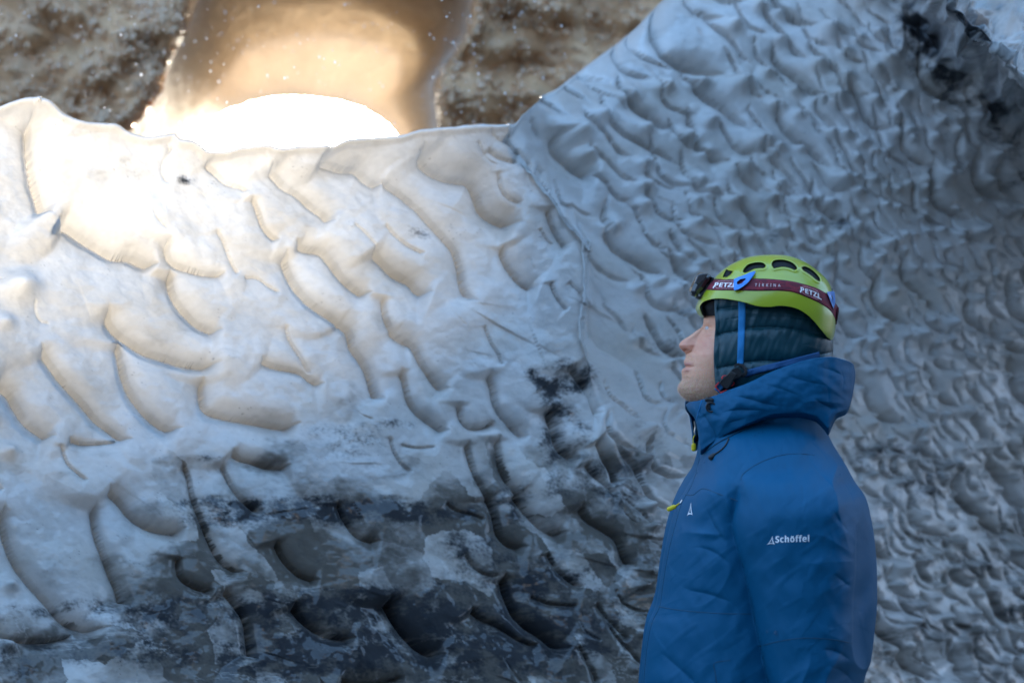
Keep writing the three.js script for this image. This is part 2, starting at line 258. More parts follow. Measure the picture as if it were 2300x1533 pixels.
{
  const cols = []; for (let s = -1150; s < -60; s += 26) cols.push(s); for (let s = -60; s < 2360; s += 2.7) cols.push(s); for (let s = 2360; s <= 3500; s += 26) cols.push(s);
  const rowsIn = 600, low = []; for (let t = 1600; t <= 2650; t += 18) low.push(t);
  const back = 26, R = rowsIn + low.length + back, Cn = cols.length, colr = new Array(R * Cn);
  const e1 = new THREE.Vector3(), e2 = new THREE.Vector3(), nn = new THREE.Vector3(), sq = (x) => x * x;
  const frontT = (i, s) => { const c = crestAt(s); if (i < low.length) return low[low.length - 1 - i]; const q = (i - low.length) / (rowsIn - 1); return lerp(1597, c, q); };
  const pt = (s, t) => {
    const c = crestAt(s), hump = sstep(1150, 1400, s), w = lerp(9, 170, hump), rr = lerp(0.013, 0.34, hump), q = clamp((t - c) / w), dep = wallDepth(s, t) + rr * (1 - Math.sqrt(Math.max(0, 1 - (1 - q) * (1 - q))));
    const base = at(s, t, dep), mpp = dep / D0 / PXM;
    e1.copy(baseP(s + 12, t)).sub(baseP(s - 12, t)); e2.copy(baseP(s, t - 12)).sub(baseP(s, t + 12)); nn.crossVectors(e1, e2).normalize(); if (nn.z < 0.25) { nn.z = 0.25; nn.normalize(); }
    let h = iceField.at(s, t) * (0.6 + 0.4 * sstep(0, 16, t - c));
    h += 10 * noise(s / 170, t / 150) + 4.5 * fbm((s + t) / 95, (s - t) / 60, 2) + 0.55 * noise(s / 9, t / 7) + 1.1 * noise(s / 24 + 7, t / 17);
    if (s > 1900) h += sstep(1900, 2100, s) * sstep(380, 100, t) * (34 - 110 * Math.abs(noise(s / 75, t / 110)));
    base.addScaledVector(nn, h * mpp);
    return base;
  };
  const crestRow = R - back - 1, crestP = cols.map((s) => pt(s, crestAt(s))), deepZ = cols.map((s, j) => Math.min(crestP[j].z, ...[150, 350, 600, 900].map((t) => pt(s, t).z)));
  const g = gridGeometry(R, Cn, (i, j) => {
    const s = cols[j];
    if (i <= crestRow) { const p = pt(s, frontT(i, s)); return [p.x, p.y, p.z, p.x, p.y]; }
    const k = (i - crestRow) / back, hump = sstep(1100, 1500, s), thick = lerp(0.05, 0.5, hump) + lerp(0.9, 2.4, hump) * Math.pow(k, 1.25), p = crestP[j];
    const hold = lerp(0.06, 0.25, hump), y = lerp(p.y, -0.3, Math.pow(Math.max(0, k - hold) / (1 - hold), 1.15)) + 0.003 * Math.sin(Math.min(1, k * 8) * Math.PI);
    return [p.x * (1 + 0.06 * k), y, lerp(p.z, deepZ[j], hump * sstep(0, 0.2, k)) - thick * sstep(-0.02, 0.16, k) * 0.6 - thick * 0.4 + 0.4 * thick * (1 - sstep(0, 0.1, k)) + 0.05 * noise(s / 90, k * 14), p.x, y];
  }, (i, j) => { const s = cols[j]; return i <= crestRow ? iceColor(s, frontT(i, s)) : [0.78, 0.78, 0.76]; });
  const cut = crestRow * (Cn - 1) * 6; g.addGroup(0, cut, 0); g.addGroup(cut, g.index.count - cut, 1);
  const backMat = new THREE.MeshPhysicalMaterial({ color: lin(0.96, 0.97, 0.98), roughness: 0.25, transmission: 0.92, thickness: 0 });   // the sunny side, melted thin and clear
  const wall = mesh('ice_wall', g, [iceMat, backMat]);
  wall.userData = { kind: 'structure', label: 'scalloped wall of glacier ice with frozen-in black ash, its near ridge glowing against the light', category: 'ice wall' };
}

// ---------------------------------------------------------------- the debris-laden glacier front behind, with the tunnel through it
const mudGrain = noiseTexture(256, tiled((u, v) => 0.5 + 0.5 * fbm(u * 24, v * 24, 4)));
const mudMat = new THREE.MeshPhysicalMaterial({ vertexColors: true, roughness: 0.75, clearcoat: 0.5, clearcoatRoughness: 0.35, bumpMap: mudGrain, bumpScale: 0.012 });
const HC = [668, 335], BACK = 12.5;
const holeR = (a) => { const c = Math.cos(a), s = Math.sin(a), ry = s > 0 ? 117 : 70, rx = c > 0 ? 228 : 238; return (1 + 0.035 * noise(a * 5, 1.7) + 0.02 * noise(a * 17, 4.1)) / Math.sqrt((c / rx) ** 2 + (s / ry) ** 2); };
const rimPts = curve([[-1.6, 400], [-0.6, 330], [0, 314], [0.3, 322], [0.45, 345], [0.625, 470], [0.8, 540], [1.2, 520], [1.57, 470], [2.0, 440], [2.35, 360], [2.75, 335], [Math.PI, 390], [3.7, 380], [4.7, 400]]);
const lump = (x, y) => fbm(x / 160, y / 130, 5);
const ring = (j, n) => { const a = -Math.PI / 2 + (j / n) * Math.PI * 2; return [a, Math.cos(a), Math.sin(a), holeR(a), rimPts(a)]; };
const frontDepth = (x, y, k) => { const side = sstep(0, 0.12, k); return 9.6 - 0.4 * side + 0.26 * lump(x, y) * side - 0.10 * Math.abs(noise(x / 40, y / 30)) * side + 1.2 * k; };
{ // the vault of the tunnel, from its far mouth to the near rim: thin dirty ice
  const n = 300, rings = 90, geo = (k, j) => { const [a, ca, sa, rh, rr] = ring(j, n), r = lerp(rh, rr, Math.pow(k, 1.05)); return [a, HC[0] + ca * r, HC[1] - sa * r]; };
  const g = gridGeometry(rings, n, (i, j) => {
    const k = i / (rings - 1), [a, x, y] = geo(k, j), wob = 1 + 0.05 * Math.sqrt(k) * lump(x * 1.3, y) + 0.01 * noise(x / 14, y / 14) * Math.sqrt(k) + 0.012 * (1 - k) * noise(a * 9, 2), p = at(HC[0] + (x - HC[0]) * wob, HC[1] + (y - HC[1]) * wob, lerp(15, 9.6, Math.pow(k, 0.85)));
    return [p.x, p.y, p.z, p.x, p.y + p.z];
  }, (i, j) => {
    const [a, x, y] = geo(i / (rings - 1), j), m = fbm(x / 90, y / 70, 4), f = noise(x / 8, y / 8), ice = sstep(-0.25, 0.3, 0.35 * fbm(x / 130 + 3, y / 60, 3) + Math.exp(-(((x - 400) / 110) ** 2) - ((y - 268) / 34) ** 2) * 0.8 - 0.3), k = 1.15 + 0.2 * m + 0.08 * f;
    return [lerp(0.53 * k, 0.47, ice), lerp(0.44 * k, 0.5, ice), lerp(0.33 * k, 0.42, ice)];
  }, true);
  const m = mesh('tunnel_vault', g, new THREE.MeshPhysicalMaterial({ vertexColors: true, roughness: 1, transmission: 0.4, thickness: 0, bumpMap: mudGrain, bumpScale: 0.008 }));
  m.userData = { kind: 'structure', label: 'tan vault of the ice tunnel round its bright mouth', category: 'tunnel' };
}
{
  const n = 300, rings = 110, geo = (q, j) => { const [a, ca, sa, rh, rr] = ring(j, n), r = rr + 3600 * Math.pow(q, 2.1) + 10 * q; return [a, HC[0] + ca * r, HC[1] - sa * r]; };
  const g = gridGeometry(rings, n, (i, j) => { const k = i / (rings - 1), [a, x, y] = geo(k, j), p = at(x, y, frontDepth(x, y, k)); p.y = Math.max(p.y, -1.5); return [p.x, p.y, p.z, p.x, p.y + p.z]; },
    (i, j) => { const [a, x, y] = geo(i / (rings - 1), j), k = 0.9 + 0.2 * fbm(x / 60, y / 50, 4) + 0.25 * noise(x / 6, y / 6); return [0.62 * k, 0.38 * k, 0.2 * k]; }, true);
  const m = mesh('glacier_front', g, mudMat);
  m.userData = { kind: 'structure', label: 'brown debris-covered glacier front on both sides of the tunnel', category: 'glacier' };
  // the body of the glacier behind: over the vault, then up and out along its sunny side
  const g2 = gridGeometry(60, n, (i, j) => {
    const q = i / 59, [a, ca, sa, rh, rr] = ring(j, n), k = clamp(q / 0.35), o = clamp((q - 0.35) / 0.65), kv = Math.pow((15 - lerp(9.9, BACK, k)) / 5.4, 1 / 0.85), r = lerp(rh, rr, Math.pow(kv, 1.05)) * 1.03 + lerp(110, 44, k) + 3700 * Math.pow(o, 1.6), p = at(HC[0] + ca * r, HC[1] - sa * r, lerp(9.9, BACK, k) + 0.6 * o + 0.25 * fbm(a * 4, q * 6, 3)); p.y = Math.max(p.y, -1.5); return [p.x, p.y, p.z];
  }, null, true);
  const m2 = mesh('glacier_body', g2, new THREE.MeshStandardMaterial({ color: lin(0.3, 0.26, 0.22), roughness: 0.95 }));
  m2.userData = { kind: 'structure', label: 'bulk of the glacier over the tunnel', category: 'glacier' };
}
{ // wet ice grains and pebbles that catch the light on the dirty front
  const geo = new THREE.IcosahedronGeometry(1, 0), N = 4500, im = new THREE.InstancedMesh(geo, new THREE.MeshPhysicalMaterial({ color: lin(0.85, 0.64, 0.42), roughness: 0.25, clearcoat: 1, transmission: 0.45, thickness: 0 }), N);
  im.name = 'ice_grains'; im.castShadow = im.receiveShadow = true; im.userData = { kind: 'stuff', label: 'loose bright ice grains stuck all over the brown glacier front', category: 'ice grains' };
  const r = mulberry(9), m4 = new THREE.Matrix4(), q = new THREE.Quaternion(), e = new THREE.Euler(), s3 = new THREE.Vector3();
  let c = 0, guard = 0;
  while (c < N && guard++ < 120000) {
    const left = r() < 0.55, x = left ? -60 + 480 * r() : 930 + 640 * r(), y = -60 + 350 * r();
    const a = Math.atan2(HC[1] - y, x - HC[0]), rr = rimPts(a < -Math.PI / 2 ? a + Math.PI * 2 : a), d = Math.hypot(x - HC[0], y - HC[1]) - rr; if (d < 2) continue;
    const dens = (left ? 0.12 + 0.85 * Math.exp(-d / 70) : 0.3 + 0.25 * fbm(x / 90, y / 90, 2)) * (0.6 + 1.4 * fbm(x / 60 + 11, y / 60, 2)); if (r() > dens) continue;
    const k = Math.pow(d / 3600, 1 / 2.1), side = sstep(0, 0.12, k), depth = 9.6 - 0.4 * side + 0.26 * fbm(x / 160, y / 130, 5) * side - 0.1 * Math.abs(noise(x / 40, y / 30)) * side + 1.2 * k - 0.015, p = at(x, y, depth);
    const sz = 0.004 + 0.018 * r() ** 4; m4.compose(p, q.setFromEuler(e.set(r() * 6, r() * 6, r() * 6)), s3.set(sz, sz * (0.8 + 0.6 * r()), sz)); im.setMatrixAt(c++, m4);
  }
  im.count = c; scene.add(im);
}
{ // the ground: dark glacial grit
  const g = new THREE.PlaneGeometry(360, 360, 200, 200); g.rotateX(-Math.PI / 2);
  const p = g.attributes.position, col = new Float32Array(p.count * 3);
  for (let i = 0; i < p.count; i++) { const x = p.getX(i), z = p.getZ(i), far = Math.hypot(x, z); p.setY(i, -0.02 + (far < 6 ? 0.015 : 0.12) * fbm(x / 3, z / 3, 3) - 0.01); const k = 0.09 + 0.05 * fbm(x, z, 3); col.set([k, k * 0.97, k * 0.93], i * 3); }
  g.setAttribute('color', new THREE.BufferAttribute(col, 3)); g.computeVertexNormals();
  const m = mesh('ground', g, new THREE.MeshStandardMaterial({ vertexColors: true, roughness: 0.95, bumpMap: mudGrain, bumpScale: 0.02 }));
  m.userData = { kind: 'structure', label: 'dark gritty glacier ground', category: 'ground' };
}

{ // the moraine slope on the near side of the gully, behind the lens
  const g = gridGeometry(60, 160, (i, j) => { const a = -1.35 + 3.95 * (j / 159), q = i / 59, r = 3.2 + 9 * q, y = 8.2 * lerp(0.55, 2.0, sstep(-0.5, 0.9, a)) * Math.pow(q, 1.25) + 0.5 * fbm(a * 3, q * 4, 4) * q; return [r * 1.5 * Math.sin(a), y - 0.1, D0 - 1.2 + r * Math.cos(a * 0.92) + 0.6, a * 8, q * 10]; },
    (i, j) => { const k = 0.12 + 0.06 * fbm(i / 6, j / 6, 3); return [k, k * 0.96, k * 0.92]; });
  const m = mesh('moraine_slope', g, new THREE.MeshStandardMaterial({ vertexColors: true, roughness: 0.95, bumpMap: mudGrain, bumpScale: 0.02 }));
  m.userData = { kind: 'structure', label: 'dark moraine slope on the near side of the gully', category: 'slope' };
}

{ // fine spray drifting in the light of the tunnel
  const N = 1000, im = new THREE.InstancedMesh(new THREE.IcosahedronGeometry(1, 1), new THREE.MeshPhysicalMaterial({ color: lin(0.95, 0.95, 0.95), roughness: 1, transmission: 0.6, thickness: 0 }), N), r = mulberry(31), m4 = new THREE.Matrix4(), q = new THREE.Quaternion(), s3 = new THREE.Vector3();
  for (let i = 0; i < N; i++) { const d = 5.2 + 8 * r(), p = at(-50 + 1350 * r(), -60 + 390 * r(), d), s = 0.0012 + 0.0026 * r() ** 3; m4.compose(p, q, s3.set(s, s * 1.3, s)); im.setMatrixAt(i, m4); }
  im.name = 'spray_drops'; im.castShadow = im.receiveShadow = true; im.userData = { kind: 'stuff', label: 'tiny drops of spray drifting before the tunnel mouth', category: 'spray' }; scene.add(im);
}
// ---------------------------------------------------------------- the man
const roots = new Map();
function thing(name, label, category, [x, y, z]) { const o = new THREE.Group(); o.name = name; o.position.set(x, y, z); o.userData = { label, category }; scene.add(o); roots.set(o, o.position); return o; }
function part(name, geometry, material, parent) {                     // geometry in scene axes, hung under its thing
  let r = parent; while (!roots.has(r)) r = r.parent;
  const p = roots.get(r); geometry.translate(-p.x, -p.y, -p.z);
  return mesh(name, geometry, material, parent);
}
// a body that is the same on both sides: (i, j) -> photograph point, z(px, py) -> half thickness there
function twoSided(rows, cols, fn, z, colorFn) {
  const side = (sg) => {
    const g = gridGeometry(rows, cols, (i, j) => { const [px, py, zz] = fn(i, j), d = zz ?? z(px, py), p = atZ(px, py, d); return [p.x, p.y, sg * p.z, p.x * 1, p.y]; }, colorFn);
    if (sg < 0) { const a = g.index.array; for (let k = 0; k < a.length; k += 3) { const t = a[k]; a[k] = a[k + 1]; a[k + 1] = t; } g.computeVertexNormals(); }
    return g;
  };
  return mergeGeometries([side(1), side(-1)]);
}
function ribbon(mid, z, w0, w1, lift, n = 40, thick = 0.0012) {       // webbing laid on a surface: mid = photograph polyline, width in pixels
  const c = new THREE.CatmullRomCurve3(mid.map(([x, y]) => new THREE.Vector3(x, y, 0)), false, 'centripetal'), sec = [[-1, 0], [-0.94, 1], [-0.5, 1.15], [0, 1.2], [0.5, 1.15], [0.94, 1], [1, 0]];
  return gridGeometry(n + 1, sec.length, (i, j) => {
    const t = i / n, p = c.getPoint(t), d = c.getTangent(t), w = lerp(w0, w1, t) / 2, px = p.x - d.y * w * sec[j][0], py = p.y + d.x * w * sec[j][0], q = atZ(px, py, z(px, py) + lift + thick * sec[j][1] - (sec[j][1] ? 0 : lift + 0.001));
    return [q.x, q.y, q.z, t * c.getLength() / PXM, sec[j][0] * w / PXM];
  });
}
function thread(line, z, radius = 0.0006, lift = 0, sides = 6) {      // a seam, cord or zip laid along a photograph polyline
  const pts = smoothLine(line).map(([x, y]) => atZ(x, y, z(x, y) + lift)), c = new THREE.CatmullRomCurve3(pts);
  return new THREE.TubeGeometry(c, pts.length * 3, radius, sides);
}
function flat(poly, holes, z, thick, bevel = 0.0006) {                // a traced outline with real thickness laid on a surface
  const sh = new THREE.Shape(poly.map(([x, y]) => new THREE.Vector2(x, -y))); for (const h of holes) sh.holes.push(new THREE.Path(h.map(([x, y]) => new THREE.Vector2(x, -y))));
  const g = new THREE.ExtrudeGeometry(sh, { depth: 1, bevelEnabled: true, bevelThickness: 0.35, bevelSize: bevel * PXM, bevelOffset: -bevel * PXM, bevelSegments: 3, curveSegments: 6 }), p = g.attributes.position;
  for (let i = 0; i < p.count; i++) { const px = p.getX(i), py = -p.getY(i), q = atZ(px, py, z(px, py) + p.getZ(i) * thick); p.setXYZ(i, q.x, q.y, q.z); }
  g.computeVertexNormals(); return g;
}
const weave = noiseTexture(256, (u, v) => 0.5 + 0.25 * Math.sin(u * 256 * Math.PI / 4) * Math.sin(v * 256 * Math.PI / 4) + 0.2 * noise(u * 64, v * 64)); weave.repeat.set(40, 40);
const fabric = (r, g, b, rough = 0.6, more = {}) => new THREE.MeshPhysicalMaterial({ color: lin(r, g, b), roughness: rough, sheen: 0.15, sheenRoughness: 0.5, bumpMap: weave, bumpScale: 0.00012, ...more });
const M = {
  jacket: fabric(0.0006, 0.085, 0.18, 0.54, { specularIntensity: 0.4, sheen: 0 }), seam: fabric(0.003, 0.055, 0.11, 0.7), print: new THREE.MeshStandardMaterial({ color: lin(0.8, 0.82, 0.84), roughness: 0.5 }),
  hood: fabric(0.003, 0.048, 0.064, 0.36), web: fabric(0.01, 0.19, 0.44, 0.7), webDark: fabric(0.008, 0.075, 0.2, 0.7),
  black: new THREE.MeshPhysicalMaterial({ color: lin(0.012, 0.012, 0.013), roughness: 0.42 }), red: new THREE.MeshPhysicalMaterial({ color: lin(0.62, 0.03, 0.03), roughness: 0.35 }),
  blue: new THREE.MeshPhysicalMaterial({ color: lin(0.012, 0.2, 0.6), roughness: 0.3, clearcoat: 0.5 }), yellow: new THREE.MeshPhysicalMaterial({ color: lin(0.75, 0.55, 0.01), roughness: 0.4 }),
  steel: new THREE.MeshPhysicalMaterial({ color: lin(0.6, 0.58, 0.54), metalness: 1, roughness: 0.25 }), lime: new THREE.MeshPhysicalMaterial({ color: lin(0.36, 0.41, 0.010), roughness: 0.32, clearcoat: 0.7, clearcoatRoughness: 0.18 }),
  liner: new THREE.MeshStandardMaterial({ color: lin(0.008, 0.008, 0.009), roughness: 0.95 }), trousers: fabric(0.02, 0.021, 0.024, 0.8), boot: new THREE.MeshStandardMaterial({ color: lin(0.035, 0.03, 0.026), roughness: 0.7 }),
  lamp: new THREE.MeshPhysicalMaterial({ color: lin(0.022, 0.017, 0.016), roughness: 0.2, clearcoat: 1, clearcoatRoughness: 0.08 }), lampLens: new THREE.MeshPhysicalMaterial({ color: lin(0.5, 0.48, 0.46), roughness: 0.12, clearcoat: 1, metalness: 0.3 }),
  skin: new THREE.MeshPhysicalMaterial({ vertexColors: true, roughness: 0.48, sheen: 0.2, bumpMap: noiseTexture(256, tiled((u, v) => 0.5 + 0.4 * fbm(u * 50, v * 50, 3))), bumpScale: 0.0007 }),
  eye: new THREE.MeshPhysicalMaterial({ color: lin(0.4, 0.36, 0.34), roughness: 0.12, clearcoat: 1 }), water: new THREE.MeshPhysicalMaterial({ color: lin(0.9, 0.95, 1), roughness: 0.02, transmission: 1, thickness: 0.002, ior: 1.33 }),
};
M.skin.bumpMap.repeat.set(14, 14);
const base = [0.44, 0, 0];
const man = thing('person', 'man in a blue hooded rain jacket standing in profile and looking up to the left', 'person', base);

// --- head: profile traced row by row, half width modelled from it
const prof = curve(P2('640,1604 660,1594 680,1587 700,1583 711,1582 722,1581 732,1578 737,1573 742,1565 752.6,1551 761,1537.7 769.5,1528 775.5,1525.5 781.4,1528 786.5,1532.6 792.4,1539 798.4,1540.6 805,1539.4 812,1536.3 818,1536.8 823,1540 824,1540 828,1534 834,1531 842.5,1531.7 849,1532.6 855,1531 862.8,1525 871.3,1522.4 879.8,1524.4 889,1531 896.7,1541 901,1553 903,1566 905,1582 907,1606'));
const facePlane = curve(P2('640,1604 660,1594 680,1587 700,1583 722,1581 734,1580 745,1573 770,1559 790,1547 799,1541 805,1539.4 907,1500'));
const muzzle = curve(P2('790,1547 799,1542 812,1538.5 823,1537 835,1534 848,1531 862,1526.5 872,1524 880,1526 889,1532 897,1542 901,1554 904,1570 907,1606'));
const faceHalf = curve([[640, 0.06], [665, 0.068], [700, 0.07], [740, 0.067], [780, 0.066], [820, 0.062], [860, 0.054], [885, 0.047], [907, 0.034]]);
const noseHalf = curve([[730, 0.006], [742, 0.0075], [758, 0.0095], [768, 0.013], [776, 0.0165], [786, 0.0168], [791, 0.012], [797, 0.004], [800, 0]]);
const faceCreases = new Strokes([
  { pts: P2('1556,776 1558,786 1562,797 1564,808 1562,820'), B: 3, w: 10, L: 6, C: 0.1, f0: 0.3 }, { pts: P2('1561,823 1550,824 1541,823'), B: 2.4, w: 4, L: 3, C: 0.2, f0: 0.1 },
  { pts: P2('1556,772 1557,780 1554,787 1549,789'), B: 2.2, w: 5, L: 4, f0: 0.3 }, { pts: P2('1606,741 1598,739 1590,741 1584,744'), B: 3, w: 5, L: 4, f0: 0.3 }, { pts: P2('1604,750 1594,747 1585,750'), B: 2.2, w: 4, L: 3, f0: 0.3 },
  { pts: P2('1606,758 1594,753 1584,757 1580,762'), B: 2.6, w: 5, L: 4, f0: 0.3 }, { pts: P2('1604,731 1597,722 1592,712'), B: 1.6, w: 5, L: 3, f0: 0.3 }, { pts: P2('1591,731 1594,722 1590,713'), B: 1.4, w: 4, L: 3, f0: 0.3 }, { pts: P2('1541,846 1549,850 1558,849'), B: 1.8, w: 8, L: 8, f0: 0.3 },
], 20);
const gauss = (x, y, cx, cy, rx, ry) => Math.exp(-(((x - cx) / rx) ** 2) - ((y - cy) / ry) ** 2);
function faceZ(x, y) {
  const pf = prof(y), en = x - pf, xf = y < 790 ? facePlane(y) : lerp(facePlane(y), muzzle(y), sstep(790, 802, y)), es = x - xf;
  const e = y < 790 ? es : lerp(es, lerp(en, Math.max(0.01, es), sstep(0, 16, en)), sstep(790, 802, y)), q = 1 - clamp(e / 88), f = e > 0 ? faceHalf(y) * Math.pow(1 - q * q, 0.75) : 0.0009 * e;
  const ln = lerp(11, 22, sstep(755, 778, y)), qn = 1 - clamp(en / ln), n = noseHalf(y) * Math.sqrt(Math.max(0, 1 - qn * qn));
  let z = smax(n, f, 0.005 * (1 - sstep(792, 802, y)) + 1e-5);
  z += (faceCreases.at(x, y) / PXM) * sstep(0, 6, en);
  z -= 0.0065 * gauss(x, y, 1539.5, 786.5, 5.2, 2.6) * sstep(0, 4, en) + 0.007 * gauss(x, y, 1588, 737, 9, 6) - 0.003 * gauss(x, y, 1589, 723, 8, 7) - 0.0025 * gauss(x, y, 1576, 770, 16, 12);
  z += 0.003 * gauss(x, y, 1545, 817, 8, 4) * sstep(0, 8, en) + 0.0035 * gauss(x, y, 1542, 830, 8, 4) * sstep(0, 8, en);
  return Math.max(0, z * sstep(-0.01, 0.4, en + 0.02));
}
{
  const rows = 370, cols = 96;
  const g = twoSided(rows, cols, (i, j) => { const y = lerp(645, 907, i / (rows - 1)), x0 = prof(y), x1 = 1650, t = j / (cols - 1), x = x0 + (x1 - x0) * Math.pow(t, 1.7); return [x, y, j === 0 ? 0 : faceZ(x, y)]; }, null, (i, j) => {
    const y = lerp(645, 907, i / (rows - 1)), x0 = prof(y), t = j / (cols - 1), x = x0 + (1650 - x0) * Math.pow(t, 1.7);
    const red = clamp(0.75 * gauss(x, y, 1538, 776, 18, 14) + 0.55 * gauss(x, y, 1585, 775, 24, 28) + 0.4 * fbm(x / 12, y / 12, 3)), lip = Math.min(1, gauss(x, y, 1543, 817, 13, 5) + 0.7 * gauss(x, y, 1541, 830, 10, 6)), beard = sstep(838, 862, y + 8 * fbm(x / 9, y / 9, 2)) * 0.5, fr = sstep(0.3, 0.44, noise(x / 3.1, y / 3.1)) * 0.4;
    let c = [0.80, 0.385, 0.235]; c = c.map((v, k) => lerp(v, [0.72, 0.24, 0.15][k], red)); c = c.map((v, k) => lerp(v, [0.58, 0.22, 0.17][k], lip)); c = c.map((v, k) => lerp(v, [0.52, 0.31, 0.2][k], Math.max(beard, fr)));
    return c;
  });
  const body = part('body', g, M.skin, man);
  const eg = [1, -1].map((s) => { const p = atZ(1597, 739, faceZ(1592, 737) - 0.0097); const e = new THREE.SphereGeometry(0.0108, 28, 20); e.translate(p.x, p.y, s * p.z); return e; });
  const l = eg.map((e) => part('eye', e, M.eye, man)); l.forEach((e) => (e.userData.label = 'pale eye looking up'));
  // stubble: short fair hairs over chin and jaw
  const r = mulberry(21), N = 3800, cone = new THREE.ConeGeometry(1, 1, 4, 1, true); cone.translate(0, 0.5, 0);
  const im = new THREE.InstancedMesh(cone, new THREE.MeshStandardMaterial({ color: lin(0.8, 0.66, 0.5), roughness: 0.6 }), N), m4 = new THREE.Matrix4(), q = new THREE.Quaternion(), up = new THREE.Vector3(0, 1, 0), s3 = new THREE.Vector3(), P = new THREE.Vector3(), d = new THREE.Vector3(), c = new THREE.Color();
  let k = 0;
  for (let tries = 0; k < N - 200 && tries < 40000; tries++) {
    const y = 798 + 108 * r(), x0 = prof(y), t = Math.pow(r(), 1.6), x = x0 + 0.3 + (1614 - x0) * t, dens = sstep(826, 862, y + 0.25 * (x - 1545)) + 0.35 * sstep(1558, 1570, x) * sstep(800, 830, y) + (y < 812 && x < 1560 ? 0.22 : 0); if (r() > dens) continue;
    if (gauss(x, y, 1543, 826, 16, 9) > 0.5) continue;
    const z = faceZ(x, y), a = atZ(x, y, z), b = atZ(x + 2, y, faceZ(x + 2, y)), e = atZ(x, y + 2, faceZ(x, y + 2)); d.crossVectors(e.sub(a), b.clone().sub(a)).normalize(); if (!isFinite(d.x)) continue; if (d.z < 0) d.negate();
    d.x += 0.1 + 0.4 * (r() - 0.5); d.y -= 0.7 + 0.3 * r(); d.z += 0.4 * (r() - 0.5); d.normalize();
    const L = 0.0022 + 0.0026 * r(), sg = r() < 0.75 ? 1 : -1; P.set(a.x - base[0], a.y, a.z * sg); d.z *= sg; m4.compose(P, q.setFromUnitVectors(up, d), s3.set(0.00017, L, 0.00017)); im.setMatrixAt(k, m4); im.setColorAt(k, c.setRGB(0.75 + 0.5 * r(), 0.6 + 0.5 * r(), 0.5 + 0.5 * r())); k++;
  }
  for (let i = 0; i < 170; i++) {                                      // brow hairs under the helmet's edge
    const x = 1583 + 20 * r(), y = 707 + 9 * r() + 0.15 * (x - 1583), a = atZ(x, y, faceZ(x, y) - 0.0005); d.set(0.75 + 0.3 * r(), 0.25 - 0.7 * r(), 0.6 + 0.3 * r()).normalize();
    m4.compose(P.set(a.x - base[0], a.y, a.z), q.setFromUnitVectors(up, d), s3.set(0.0003, 0.006 + 0.004 * r(), 0.0003)); im.setMatrixAt(k, m4); im.setColorAt(k, c.setRGB(0.35, 0.24, 0.17)); k++;
  }
  im.count = k; im.name = 'stubble'; im.userData = { kind: 'stuff' }; im.castShadow = true; man.add(im);
}
// --- padded hood of the inner jacket
const hoodFront = curve(P2('640,1605 684,1604.7 732,1606.6 759,1604.7 800,1603 841,1604.7 860,1606.6 880,1612 930,1625'));
const hoodHalf = curve([[640, 0.08], [690, 0.09], [760, 0.093], [820, 0.092], [870, 0.086], [930, 0.08]]);
const quilt = new Strokes([
  { pts: P2('1610,752 1630,747 1650,744 1676,737 1700,735 1730,734 1760,736 1800,742 1850,753 1872,760'), B: 10, w: 30, L: 4, two: 1, f0: 0.01 },
  { pts: P2('1610,827 1630,823 1650,820 1672,813 1713,810 1760,811 1820,800 1872,790'), B: 10, w: 30, L: 4, two: 1, f0: 0.01 },
  { pts: P2('1610,694 1650,690 1720,688 1800,690 1872,700'), B: 8, w: 26, L: 4, two: 1, f0: 0.01 },
  { pts: P2('1610,880 1660,868 1720,862 1800,856'), B: 8, w: 26, L: 4, two: 1, f0: 0.01 },
  { pts: P2('1616.5,660 1616.5,700 1617,740 1616,790 1616,830 1620,880'), B: 5, w: 7, L: 2, two: 1, f0: 0.01 },
], 40);
function hoodZ(x, y) {
  const u = clamp((x - 1715) / 157, -1, 1), z = hoodHalf(y) * Math.pow(Math.max(0, 1 - u * u), 0.5), s = quilt.at(x, y), pucker = Math.exp(s * 0.34 + 0.2);
  return Math.max(0, z + s / PXM + 0.0016 * (1 - Math.min(1, pucker)) * 0 + 0.0022 * noise(x / 13 + y / 40, y / 46) + 0.0016 * noise(x / 6.5 + y / 30, y / 24) * sstep(-0.3, -7, s) + 0.004 * noise(x / 50, y / 35));
}
{
  const rows = 190, cols = 190;
  const g = twoSided(rows, cols, (i, j) => {
    const y = lerp(648, 925, i / (rows - 1)), f = hoodFront(y);
    if (j < 4) { const x = f + [9, 5, 1.5, 0.2][j]; return [x, y, hoodZ(f + 4, y) - [0.016, 0.011, 0.006, 0.0025][j]]; }
    const t = (j - 4) / (cols - 5), x = f + 1.2 + (1872 - f - 1.2) * Math.sin(t * Math.PI / 2) ** 1.0; return [x, y, j === cols - 1 ? 0 : hoodZ(x, y)];
  }, hoodZ);
  const h = part('insulated_hood', g, M.hood, man); h.userData.label = 'dark teal quilted hood worn under the helmet';
}
// --- jacket: torso and sleeves
const jFront = curve(P2('930,1615 960,1588 986,1575 1020,1573 1055,1564.5 1094,1542.4 1124,1525 1153,1513 1197,1501 1246,1491 1296,1483.5 1345,1476 1369,1469 1399,1456.5 1433,1449 1477,1444 1533,1438 1650,1432 1800,1436'));
const jBack = curve(P2('930,1835 960,1852 976,1861 996,1871 1045,1901 1080,1920 1119,1946 1153,1955 1212,1965 1271,1970 1345,1971 1418,1965 1482,1957 1517,1945 1560,1936 1650,1930 1800,1938'));
const jHalf = curve([[930, 0.07], [955, 0.098], [985, 0.135], [1020, 0.165], [1060, 0.192], [1110, 0.208], [1200, 0.205], [1350, 0.195], [1533, 0.19], [1800, 0.2]]);
const aL = curve(P2('985,1745 1010,1715 1040,1690 1075,1666 1124,1655 1178,1647 1222,1655 1271,1670 1320,1682 1384,1695 1443,1707 1487,1717 1533,1727 1650,1745 1760,1755'));
